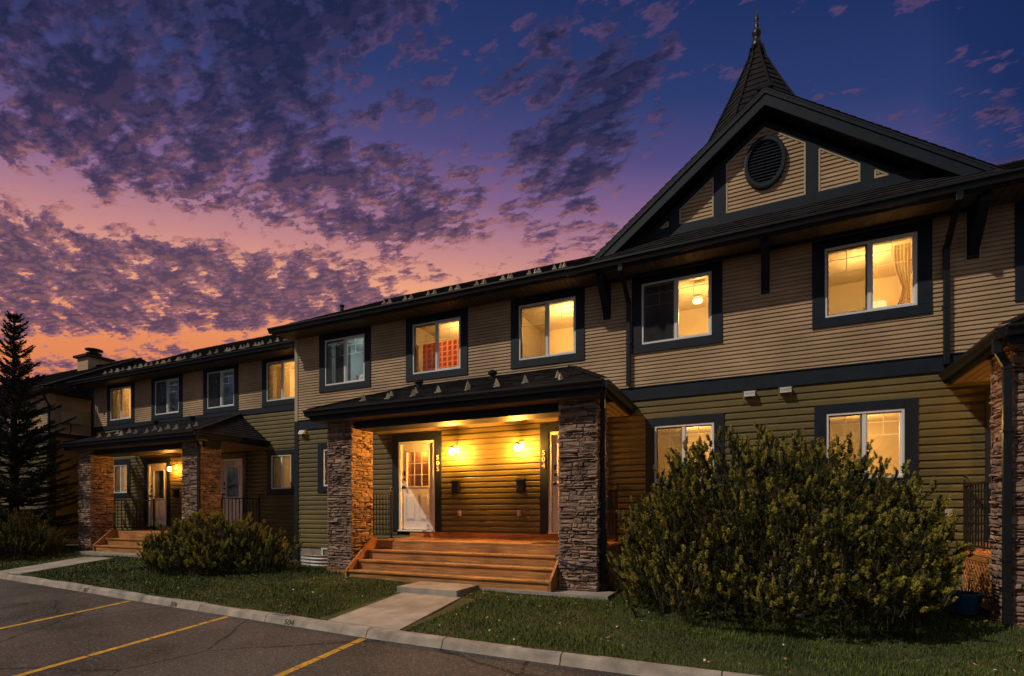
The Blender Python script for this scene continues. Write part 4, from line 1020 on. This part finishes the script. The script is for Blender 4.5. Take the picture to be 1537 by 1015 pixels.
for txt, x in (('507', -11.27), ('506', -8.33), ('504', -5.62)):
    me = text_mesh(txt, .105, .0012, 'black_paint', 'painted_number'); o = bpy.data.objects.new('painted_number', me); COL.objects.link(o)
    sl = (cy(x+.2)-cy(x-.2))/.4; tz = (zcurb(x+.2)-zcurb(x-.2))/.4
    U = Vector((1, sl, tz)).normalized(); W = Vector((0, .045, .098)).normalized(); Nn = U.cross(W).normalized(); W = Nn.cross(U)
    p = Vector((x, cy(x)+.026, zcurb(x)+.036))+Nn*.004
    M = Matrix(((U.x, W.x, Nn.x, p.x), (U.y, W.y, Nn.y, p.y), (U.z, W.z, Nn.z, p.z), (0, 0, 0, 1)))
    o.matrix_world = FG @ M @ Matrix.Diagonal((1.25, 1, 1, 1))
    setp(o, {'507': 'faint black stall number on the kerb farthest left', '506': 'black painted stall number 506 on the kerb', '504': 'black painted stall number 504 on the kerb by the blue smudge'}[txt], 'stall number', 'stall numbers painted on the kerb')
m = MB(); x = -5.85
m.quad(*[(xx, cy(xx)+yy, zcurb(xx)+.1065+.003) for xx, yy in ((x-.18, .075), (x+.16, .075), (x+.14, .125), (x-.14, .125))])
solo('paint_smudge', m, 'faded_blue_paint', FG, (x, cy(x), zcurb(x)), 'faded blue paint smudge on top of the kerb', 'paint mark')
# stall lines
for x, lab in ((-9.53, 'leftmost yellow stall line'), (-6.88, 'long middle yellow stall line'), (-4.23, 'yellow stall line nearest the concrete path')):
    m = MB(); y = cy(x)-.03; random.seed(int(x*100)); first = True
    while y > -.5:
        ln = random.uniform(.12, .3) if y > cy(x)-.9 else random.uniform(.5, 1.3); y1 = y-ln
        j = [random.uniform(-.006, .006) for _ in range(4)]
        m.quad((x-.05+j[0], y1, za(y1)+.004), (x+.05+j[1], y1, za(y1)+.004), (x+.05+j[2], y, za(y)+.004), (x-.05+j[3], y, za(y)+.004))
        y = y1-(random.uniform(.01, .025) if y > cy(x)-1.2 else .004)
    solo('stall_line', m, 'yellow_paint', FG, (x, 3, za(3)), lab, 'stall line', kind='structure')
random.seed(5)
# paths and the concrete landing
m = MB(); P = [(-5.02, cy(-5.0)+.157), (-3.82, cy(-3.8)+.157), (-4.02, 6.99), (-5.10, 6.99)]
z4 = [zl(*q)+.018 for q in P]
m.add([(*P[i], z4[i]) for i in range(4)]+[(*P[i], z4[i]-.12) for i in range(4)], [(0, 1, 2, 3), (0, 4, 5, 1), (1, 5, 6, 2), (2, 6, 7, 3), (3, 7, 4, 0)])
P = [(-15.9, cy(-15.9)+.157), (-14.7, cy(-14.7)+.157), (-15.2, 8.15), (-16.5, 8.15)]; z4 = [zl(*q)+.022 for q in P]
m.add([(*P[i], z4[i]) for i in range(4)]+[(*P[i], z4[i]-.12) for i in range(4)], [(0, 1, 2, 3), (0, 4, 5, 1), (1, 5, 6, 2), (2, 6, 7, 3), (3, 7, 4, 0)])
solo('path', m, 'concrete', FG, (-5, 6, -1.4), kind='structure', bevel=.01)
m = MB(); m.box(-7.2, -1.9, 7.70, 8.2, -1.5, -1.255); m.box(-17.6, -13.4, 8.45, 9.2, -1.4, -1.115); solo('pad', m, 'concrete', FG, (-4.5, 7.8, -1.5), kind='structure')
m = MB(); m.box(-5.24, -4.10, 7.0, 7.74, -1.6, -1.205); solo('landing_block', m, 'concrete', FG, (-4.6, 7.3, -1.5), 'concrete landing block at the foot of the cedar stairs', 'landing block', bevel=.012)
m = MB(); m.lathe((-10.62, 9.45, -1.22), [(.20, 0), (.22, .06), (.14, .16), (.05, .19)], 7); solo('rock', m, 'ledge_stone', FG, (-10.62, 9.45, -1.22), 'reddish rock on the lawn at the corner of the middle block', 'rock')

# =================================================================== planting
def blocked(x, y):
    if -5.2 < x < -3.75 and y < 7.02: return True
    if -5.3 < x < -4.05 and 6.9 < y < 7.8: return True
    if -16.6 < x < -14.6 and y < 8.3:
        t = (y-6)/2.15; return -15.9-.6*t < x < -14.7-.5*t
    if -7.25 < x < -1.85 and y > 7.66: return True
    if y > 8.4 and -18.8 < x < -13: return True
    return False
pts = []
while len(pts) < 150000:
    x = RNG.uniform(-22, 5.5, 4000); 
    y = RNG.uniform(4.95, 9.95, 4000)
    for a, b in zip(x, y):
        c = cy(a)+.14
        if b < c or blocked(a, b): continue
        d = math.hypot(a, b)
        if RNG.random() > min(1, (8.5/d)**1.5) : continue
        pts.append((a, b, zl(a, b)))
pts = np.array(pts); n = len(pts)
hgt = RNG.uniform(.02, .052, n)*(1+.5*np.sin(pts[:, 0]*1.9+np.sin(pts[:, 1]*2.2)*2)*.6); ang = RNG.uniform(0, 6.283, n); lean = RNG.uniform(.1, .9, n); wd = RNG.uniform(.003, .006, n)*np.clip(np.hypot(pts[:, 0], pts[:, 1])/7, 1, 2.2)
dirv = np.stack([np.cos(ang), np.sin(ang), np.zeros(n)], 1); side = np.stack([-np.sin(ang), np.cos(ang), np.zeros(n)], 1)
V = np.stack([pts-side*wd[:, None], pts+side*wd[:, None], pts+dirv*(hgt*lean)[:, None]+np.array([0, 0, 1])*hgt[:, None]], 1).reshape(-1, 3)
o = bpy.data.objects.new('grass', np_mesh('grass', V, 3, 'grass_blade')); COL.objects.link(o); o.matrix_world = FG; o['kind'] = 'stuff'
def scatter(name, mat, n, size, region, lab=None):
    out = []
    while len(out) < n:
        x = RNG.uniform(*region[0]); y = RNG.uniform(*region[1]); 
        if y < cy(x)+.2 or blocked(x, y): continue
        s = size*RNG.uniform(.5, 1.5); a = RNG.uniform(0, 6.28); z = zl(x, y)+RNG.uniform(.03, .05); t = RNG.uniform(-.5, .5, 2)
        for dx, dy in ((-1, -.6), (1, -.6), (1, .6), (-1, .6)):
            u, v = dx*s*math.cos(a)-dy*s*math.sin(a), dx*s*math.sin(a)+dy*s*math.cos(a); out.append((x+u, y+v, z+u*t[0]+v*t[1])) if False else None
            PT.append((x+u, y+v, z+u*t[0]+v*t[1]))
        out.append(1)
PT = []
scatter('petals', 'petal', 240, .010, ((-20, 5), (5, 9.5))); o = bpy.data.objects.new('fallen_petals', np_mesh('fallen_petals', np.array(PT), 4, 'petal')); COL.objects.link(o); o.matrix_world = FG; o['kind'] = 'stuff'
PT = []
scatter('leaves', 'dry_leaf', 500, .014, ((-20, 5), (5, 9.5))); o = bpy.data.objects.new('fallen_leaves', np_mesh('fallen_leaves', np.array(PT), 4, 'dry_leaf')); COL.objects.link(o); o.matrix_world = FG; o['kind'] = 'stuff'

def tufts(P, A, L, nn, nl, wd, fwd=.75):
    """bottlebrush tufts: P points, A axes, L lengths; nn needles each"""
    k = len(P); A = A/np.linalg.norm(A, axis=1, keepdims=True)
    h = np.where(np.abs(A[:, 2:3]) < .9, np.array([[0, 0, 1.0]]), np.array([[1.0, 0, 0]])); U = np.cross(A, h); U /= np.linalg.norm(U, axis=1, keepdims=True); W = np.cross(A, U)
    t = RNG.uniform(0.05, 1, (k, nn)); a = RNG.uniform(0, 6.283, (k, nn)); f = RNG.uniform(fwd-.25, fwd+.25, (k, nn))
    R = U[:, None]*np.cos(a)[..., None]+W[:, None]*np.sin(a)[..., None]
    base = P[:, None]+A[:, None]*(t*L[:, None])[..., None]
    D = A[:, None]*f[..., None]+R*np.sqrt(np.clip(1-f**2, .05, 1))[..., None]
    ln = nl*RNG.uniform(.7, 1.2, (k, nn))*(1-.35*t)
    tip = base+D*ln[..., None]; S = np.cross(D, RNG.normal(size=(k, nn, 3))); S /= np.linalg.norm(S, axis=2, keepdims=True)+1e-6
    return np.stack([base-S*wd, base+S*wd, tip], 2).reshape(-1, 3)
def bush(name, label, cx, cy_, z0, rx, ry, h, ntip, mat, tipmat, lumps, up=.9, L0=.10, nl=.05, wd=.0045, nn=34, seed=1, limbs=16, boughs=30, fwd=.6):
    """dome of overlapping boughs: plump needle tufts on an uneven shell, more inside it, stems below"""
    global RNG
    RNG = np.random.default_rng(seed)
    t = thing(name, label, 'bush', FG, (cx, cy_, z0))
    # bumps on the dome
    B = []
    for _ in range(lumps):
        d = RNG.normal(size=3); d /= np.linalg.norm(d); d[2] = abs(d[2]); B.append((d, RNG.uniform(.10, .26), RNG.uniform(-.13, .15)))
    def radius(d):
        r = .90+np.zeros(len(d))
        for b, w, a in B: r += a*np.exp(-((1-d@b)/(w*w*.9))**1.0)
        return r
    n1 = int(ntip*.55)
    d = RNG.normal(size=(ntip*3, 3)); d /= np.linalg.norm(d, axis=1, keepdims=True); d[:, 2] = d[:, 2]*.75+.30; d /= np.linalg.norm(d, axis=1, keepdims=True)
    d = d[(d[:, 2] > -.12)][:ntip]; k = len(d); r = radius(d)
    depth = np.where(np.arange(k) < n1, 1-RNG.uniform(0, 1, k)**1.5*.16-.03, RNG.uniform(.45, .9, k))
    bot = 1-.30*np.clip(.15-d[:, 2], 0, 1)*2
    P = np.stack([d[:, 0]*rx*r*depth*bot, d[:, 1]*ry*r*depth*bot, (.10+.90*np.clip(d[:, 2]+.12, 0, 2)/1.12*r*depth)*h], 1)
    A = d*.45+np.array([0, 0, up])+RNG.normal(size=(k, 3))*.22
    TP = [P[:n1:2]]; TA = [A[:n1:2]]      # outer tips: new growth, paler still to paint light on each tuft
    # leaders that stick up out of the dome
    for _ in range(boughs):
        q = RNG.normal(size=3); q /= np.linalg.norm(q); q[2] = q[2]*.75+.28; q[2] = max(q[2], -.06); q /= np.linalg.norm(q)
        b0 = np.array([q[0]*rx, q[1]*ry, (.1+.9*(q[2]+.12)/1.12)*h])*(radius(q[None])[0]*RNG.uniform(.86, 1.02)); ax = q*.45+np.array([0, 0, 1.0])+RNG.normal(size=3)*.12; ax /= np.linalg.norm(ax); ln = RNG.uniform(.20, .48)*min(1, h/1.9)
        m_ = int(ln/.040)
        f = np.linspace(0, 1, m_); TP.append((b0+ax*ln*np.array([[1.0], [.72], [.80]])+RNG.normal(size=(3, 3))*np.array([.045, .045, .02]))); TA.append(ax+RNG.normal(size=(3, 3))*.25); PP = b0+ax*ln*f[:, None]+RNG.normal(size=(m_, 3))*np.array([.062, .062, .03])*(1.12-f)[:, None]; P = np.vstack([P, PP]); A = np.vstack([A, ax*.8+np.array([0, 0, .35])+RNG.normal(size=(m_, 3))*.30])
    P = P+np.array([cx, cy_, z0]); L = L0*RNG.uniform(.6, 1.45, len(P))
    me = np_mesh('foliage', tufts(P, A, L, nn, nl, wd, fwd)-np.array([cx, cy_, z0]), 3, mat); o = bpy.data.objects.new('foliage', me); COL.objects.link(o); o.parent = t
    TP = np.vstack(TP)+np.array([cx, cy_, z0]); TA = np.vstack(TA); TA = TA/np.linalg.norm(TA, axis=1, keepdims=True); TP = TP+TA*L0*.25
    me = np_mesh('lit_shoots', tufts(TP, TA, L0*1.15*RNG.uniform(.7, 1.3, len(TP)), int(nn*1.35), nl*.92, wd, fwd+.05)-np.array([cx, cy_, z0]), 3, tipmat); o = bpy.data.objects.new('lit_shoots', me); COL.objects.link(o); o.parent = t
    m = MB()
    for k in range(limbs):
        q = P[RNG.integers(len(P))]-np.array([cx, cy_, z0]); m.tube([(cx+RNG.uniform(-.15, .15), cy_+RNG.uniform(-.12, .12), z0-.05), (cx+q[0]*.55, cy_+q[1]*.55, z0+q[2]*.4), (cx+q[0]*.95, cy_+q[1]*.95, z0+q[2]*.92)], [.035, .022, .008], 6)
    for i in RNG.choice(len(P), min(len(P), 1600), replace=False):
        a = A[i]/np.linalg.norm(A[i]); q = P[i]; m.tube([q-a*.20+RNG.normal(size=3)*.02, q+a*L[i]*.6], [.006, .003], 3, cap=False)
    part('stems', m, 'bark', t)
    return t
bush('pine_bush', 'large rounded mugo pine bush covering the lower windows at right', .16, 7.72, -1.38, 2.08, 1.66, 2.32, 3600, 'pine_needles', 'pine_lit_shoots', 70, seed=3, L0=.085, nl=.036, wd=.0042, nn=90, boughs=640, limbs=24, fwd=.45)
bush('pine_bush', 'low mugo pine bush on the lawn before the left porch', -10.75, 7.75, -1.32, 1.95, 1.05, 1.16, 1100, 'pine_needles', 'pine_lit_shoots', 50, seed=4, up=1.5, L0=.11, nl=.042, wd=.0062, nn=70, boughs=270, fwd=.45)
bush('juniper_bush', 'dark spreading juniper under the spruce at the left edge', -19.7, 7.6, -1.27, 2.6, 1.0, 1.10, 1200, 'juniper_needles', 'juniper_lit_shoots', 40, seed=5, up=.7, L0=.22, nl=.05, wd=.009, nn=46, boughs=150)

def spruce(cx, cy_, z0, h, R, label):
    rng = np.random.default_rng(21); t = thing('spruce_tree', label, 'spruce tree', FG, (cx, cy_, z0))
    m = MB(); m.tube([(cx, cy_, z0-.1), (cx+.02, cy_, z0+h*.35), (cx-.02, cy_, z0+h*.7), (cx, cy_, z0+h)], [.15, .11, .06, .008], 9); part('trunk', m, 'bark', t)
    P = []; A = []; L = []; bm = MB(); z = .5
    while z < h-.1:
        f = z/h; rb = R*(1-f)**.85*(.82+.3*rng.random())+.05; nb_ = 5 if f > .75 else 7
        a0 = rng.uniform(0, 6.28)
        for k in range(nb_):
            a = a0+6.283*k/nb_+rng.uniform(-.3, .3); ln = rb*rng.choice([.45, .75, .9, 1.0, 1.12, 1.25])*rng.uniform(.85, 1.1); el = -.34+1.0*f+rng.uniform(-.14, .14)
            d = np.array([math.cos(a), math.sin(a), 0]); pts = []
            for s in np.linspace(0, 1, 6): pts.append(np.array([cx, cy_, z0+z])+d*ln*s+np.array([0, 0, ln*(el*s+.28*s*s)]))
            bm.tube(pts, [.02*(1-f)+.006, .016*(1-f)+.005, .012, .009, .006, .003], 5, cap=False)
            ns_ = max(4, int(ln/.055))
            sd = np.array([-d[1], d[0], 0])
            for s in np.linspace(.18, 1, ns_):
                i = min(4, int(s*5)); p = pts[i]+(pts[i+1]-pts[i])*(s*5-i); bd = pts[i+1]-pts[i]; bd = bd/np.linalg.norm(bd)
                w = ln*.34*(1.1-s)+.06
                for sgn in (-1, 1):
                    if rng.random() < .12: continue
                    ax = bd*.8+sd*sgn*rng.uniform(.5, .95)+np.array([0, 0, rng.uniform(-.35, .1)]); P.append(p); A.append(ax); L.append(w*rng.uniform(.6, 1.15))
                P.append(p); A.append(bd+np.array([0, 0, .1])); L.append(.10)
        z += rng.uniform(.10, .24)*(1.2 if f > .7 else 1)
    P.append(np.array([cx, cy_, z0+h-.25])); A.append(np.array([0, 0, 1.0])); L.append(.3)
    part('branches', bm, 'bark', t)
    me = np_mesh('needles', tufts(np.array(P), np.array(A), np.array(L)*1.1, 34, .05, .0095, .6)-np.array([cx, cy_, z0]), 3, 'spruce_needles'); o = bpy.data.objects.new('needles', me); COL.objects.link(o); o.parent = t
RNG = np.random.default_rng(8)
spruce(-20.75, 8.35, -1.2, 7.35, 1.80, 'tall dark spruce with a bare pointed top at the left edge')

# =================================================================== sky, sun, camera
SUN_DIR = Vector((1, 1.0, -1.45)).normalized()
s = bpy.data.lights.new('sun', 'SUN'); s.energy = 2.35; s.angle = math.radians(.8); s.color = (1.0, .87, .71)
so = bpy.data.objects.new('sun', s); COL.objects.link(so); so.rotation_euler = SUN_DIR.to_track_quat('-Z', 'Y').to_euler(); so.location = (-30, -30, 45)

def sky():
    W = bpy.data.worlds.new('World'); scene.world = W; W.use_nodes = True; nt = W.node_tree; nt.nodes.clear(); N = nt.nodes.new; L = nt.links.new
    def M(op, a, b=None, c=None, clamp=False):
        n = N('ShaderNodeMath'); n.operation = op; n.use_clamp = clamp
        for i, q in enumerate((a, b, c)):
            if q is None: continue
            if isinstance(q, (int, float)): n.inputs[i].default_value = q
            else: L(q, n.inputs[i])
        return n.outputs[0]
    def ramp(x, stops):
        r = N('ShaderNodeValToRGB'); e = r.color_ramp.elements
        while len(e) < len(stops): e.new(.5)
        for i, (p, c) in enumerate(stops): e[i].position = p; e[i].color = (*c, 1)
        L(x, r.inputs[0]); return r.outputs[0]
    def rng_(x, a, b, c=0, d=1):
        n = N('ShaderNodeMapRange'); n.inputs[1].default_value = a; n.inputs[2].default_value = b; n.inputs[3].default_value = c; n.inputs[4].default_value = d; n.interpolation_type = 'SMOOTHSTEP'
        L(x, n.inputs[0]); return n.outputs[0]
    def noise(v, sc, det, rough=.55, loc=(0, 0, 0), scl=(1, 1, 1), rot=0, dist=0):
        mp = N('ShaderNodeMapping'); mp.inputs['Location'].default_value = loc; mp.inputs['Scale'].default_value = scl; mp.inputs['Rotation'].default_value = (0, 0, rot); L(v, mp.inputs[0])
        n = N('ShaderNodeTexNoise'); n.inputs['Scale'].default_value = sc; n.inputs['Detail'].default_value = det; n.inputs['Roughness'].default_value = rough; n.inputs['Distortion'].default_value = dist
        L(mp.outputs[0], n.inputs['Vector']); return n.outputs[0]
    def mixc(f, a, b):
        n = N('ShaderNodeMix'); n.data_type = 'RGBA'; L(f, n.inputs[0])
        for i, q in ((6, a), (7, b)):
            if isinstance(q, tuple): n.inputs[i].default_value = (*q, 1)
            else: L(q, n.inputs[i])
        return n.outputs[2]
    tc = N('ShaderNodeTexCoord'); sp = N('ShaderNodeSeparateXYZ'); L(tc.outputs['Generated'], sp.inputs[0]); X, Y, Z = sp.outputs
    h = M('SQRT', M('ADD', M('MULTIPLY', X, X), M('MULTIPLY', Y, Y)))
    g = M('DIVIDE', M('ADD', M('MULTIPLY', X, -.568), M('MULTIPLY', Y, .823)), M('MAXIMUM', h, .01))
    sv = M('ADD', M('ADD', Z, M('MULTIPLY', M('SUBTRACT', 1.0, g), .30)), M('MULTIPLY', M('MAXIMUM', M('SUBTRACT', .66, g), 0.0), 1.3))
    base = ramp(sv, [(0, (.50, .12, .04)), (.20, (.66, .165, .055)), (.30, (.78, .25, .095)), (.385, (.84, .36, .195)), (.44, (.56, .24, .235)), (.51, (.235, .12, .26)),
                     (.575, (.075, .062, .205)), (.64, (.020, .038, .15)), (.74, (.006, .021, .105)), (.86, (.004, .016, .085)), (.95, (.13, .135, .155)), (1.0, (.175, .175, .19))])
    # cloud sheet: direction projected on a plane overhead
    zc = M('ADD', M('MAXIMUM', Z, 0.0), .10)
    cv = N('ShaderNodeCombineXYZ'); L(M('DIVIDE', X, zc), cv.inputs[0]); L(M('DIVIDE', Y, zc), cv.inputs[1]); cv.inputs[2].default_value = 0
    P = cv.outputs[0]
    big = noise(P, 1.3, 2, .5, loc=SKY['big'], scl=(.6, 1.5, 1), rot=.95)
    fa = noise(P, 20.0, 5, .62, loc=(.3, 5.2, 0), scl=(.75, 1.3, 1), rot=.95, dist=.12)
    fb = noise(P, 7.0, 4, .55, loc=(3.1, 1.7, 0), scl=(.7, 1.35, 1), rot=.95)
    sh = N('ShaderNodeVectorMath'); sh.operation = 'ADD'; L(P, sh.inputs[0]); sh.inputs[1].default_value = (-.568*.030, .823*.030, 0); P2 = sh.outputs[0]
    fa2 = noise(P2, 20.0, 5, .62, loc=(.3, 5.2, 0), scl=(.75, 1.3, 1), rot=.95, dist=.12)
    fb2 = noise(P2, 7.0, 4, .55, loc=(3.1, 1.7, 0), scl=(.7, 1.35, 1), rot=.95)
    def comb(a, b): return M('MULTIPLY_ADD', M('ADD', M('MULTIPLY', a, .58), M('MULTIPLY', b, .42)), 5.4, -2.2)     # about 0..1
    nn = comb(fa, fb); n2 = comb(fa2, fb2); lit = rng_(M('SUBTRACT', nn, n2), -.10, .48)
    side = M('DIVIDE', M('ADD', M('MULTIPLY', X, .9114), M('MULTIPLY', Y, .4115)), M('MAXIMUM', M('ADD', M('MULTIPLY', X, -.4115), M('MULTIPLY', Y, .9114)), .05))   # tangent of bearing from the view axis
    cov = rng_(side, -.60, .28, .06, -.40)
    dens = M('ADD', M('MULTIPLY_ADD', big, 1.1, -.20), cov)      # cover
    def dot(v): return M('ADD', M('ADD', M('MULTIPLY', X, v.x), M('MULTIPLY', Y, v.y)), M('MULTIPLY', Z, v.z))
    for d, w, amp in SKY['blobs']: dens = M('ADD', dens, rng_(dot(Vector(d).normalized()), math.cos(w), 1.0, 0, amp))
    for a, b, w, amp in SKY['bands']:      # long bands of cloud: great circles with soft ends
        a, b = Vector(a).normalized(), Vector(b).normalized(); nrm = a.cross(b).normalized(); c = (a+b).normalized(); half = a.angle(b)*.62
        q = rng_(M('ABSOLUTE', dot(nrm)), w, 0, 0, 1); e = rng_(dot(c), math.cos(half*1.5), math.cos(half*.75), 0, amp)
        dens = M('ADD', dens, M('MULTIPLY', q, e))
    dens = M('SMOOTH_MIN', dens, .90, .25); th = M('SUBTRACT', .98, dens); df = M('SUBTRACT', nn, th)
    mask = rng_(df, -.17, .15); core = rng_(df, -.15, .75)
    warm = rng_(sv, .64, .36)
    edge = mixc(warm, (.085, .050, .140), (.66, .24, .18))
    mid_ = mixc(warm, (.030, .030, .105), (.155, .066, .140))
    dark = mixc(warm, (.007, .011, .052), (.036, .024, .086))
    body = mixc(rng_(core, .20, .85), mid_, dark)
    cc = mixc(M('MULTIPLY', lit, rng_(core, 1.0, .15, .18, .85)), body, edge)
    final = mixc(M('MULTIPLY', mask, .93), base, cc)
    low = rng_(Z, -.02, .02); final = mixc(low, (.03, .03, .03), final)
    # a trace of physical twilight sky
    sk = N('ShaderNodeTexSky'); sk.sky_type = 'NISHITA'; sk.sun_disc = False; sk.sun_elevation = math.radians(1.0); sk.sun_rotation = math.radians(-35)
    b1 = N('ShaderNodeBackground'); L(final, b1.inputs[0]); b1.inputs[1].default_value = 1.0
    b2 = N('ShaderNodeBackground'); L(sk.outputs[0], b2.inputs[0]); b2.inputs[1].default_value = .012
    ad = N('ShaderNodeAddShader'); L(b1.outputs[0], ad.inputs[0]); L(b2.outputs[0], ad.inputs[1])
    out = N('ShaderNodeOutputWorld'); L(ad.outputs[0], out.inputs[0])
    W.cycles.sampling_method = 'MANUAL'; W.cycles.sample_map_resolution = 512
def pdir(u, v):     # viewing direction of a point of the photograph, for cloud placement in the sky
    a = (u-768.5)/780; b = (770-v)/780; return (-.4115+a*.9114, .9114+a*.4115, b)
SKY = dict(big=(1.3, .4, 0), blobs=[(pdir(870, 140), .18, .62), (pdir(950, 125), .09, .25), (pdir(590, 300), .10, .52), (pdir(700, 315), .09, .50), (pdir(530, 400), .11, .42), (pdir(630, 370), .08, .30), (pdir(870, 200), .10, .35), (pdir(860, 30), .14, -.25), (pdir(1450, 215), .13, .36), (pdir(450, 200), .14, .24), (pdir(840, 330), .11, .46), (pdir(920, 345), .06, .3)],
    bands=[(pdir(0, 165), pdir(430, 290), .14, .52), (pdir(60, 20), pdir(560, 60), .14, .46), (pdir(0, 415), pdir(500, 462), .105, .70), (pdir(0, 268), pdir(420, 352), .040, -.46), (pdir(250, 345), pdir(560, 375), .03, -.34),
           (pdir(0, 525), pdir(420, 500), .022, -.50), (pdir(0, 548), pdir(200, 548), .008, .25)])
sky()

cam = bpy.data.cameras.new('camera'); co = bpy.data.objects.new('camera', cam); COL.objects.link(co); scene.camera = co
co.location = (0, 0, EYE); co.rotation_euler = (math.pi/2, 0, math.radians(24.3))
cam.sensor_width = 36; cam.lens = 780/1537*36; cam.shift_y = 262.5/1537; cam.clip_start = .05; cam.clip_end = 2000
v = scene.view_settings; v.view_transform = 'Standard'; v.look = 'None'; v.exposure = 0; v.gamma = 1
scene.cycles.max_bounces = 8; scene.cycles.transparent_max_bounces = 16; scene.cycles.sample_clamp_indirect = 6
scene.cycles.use_denoising = True
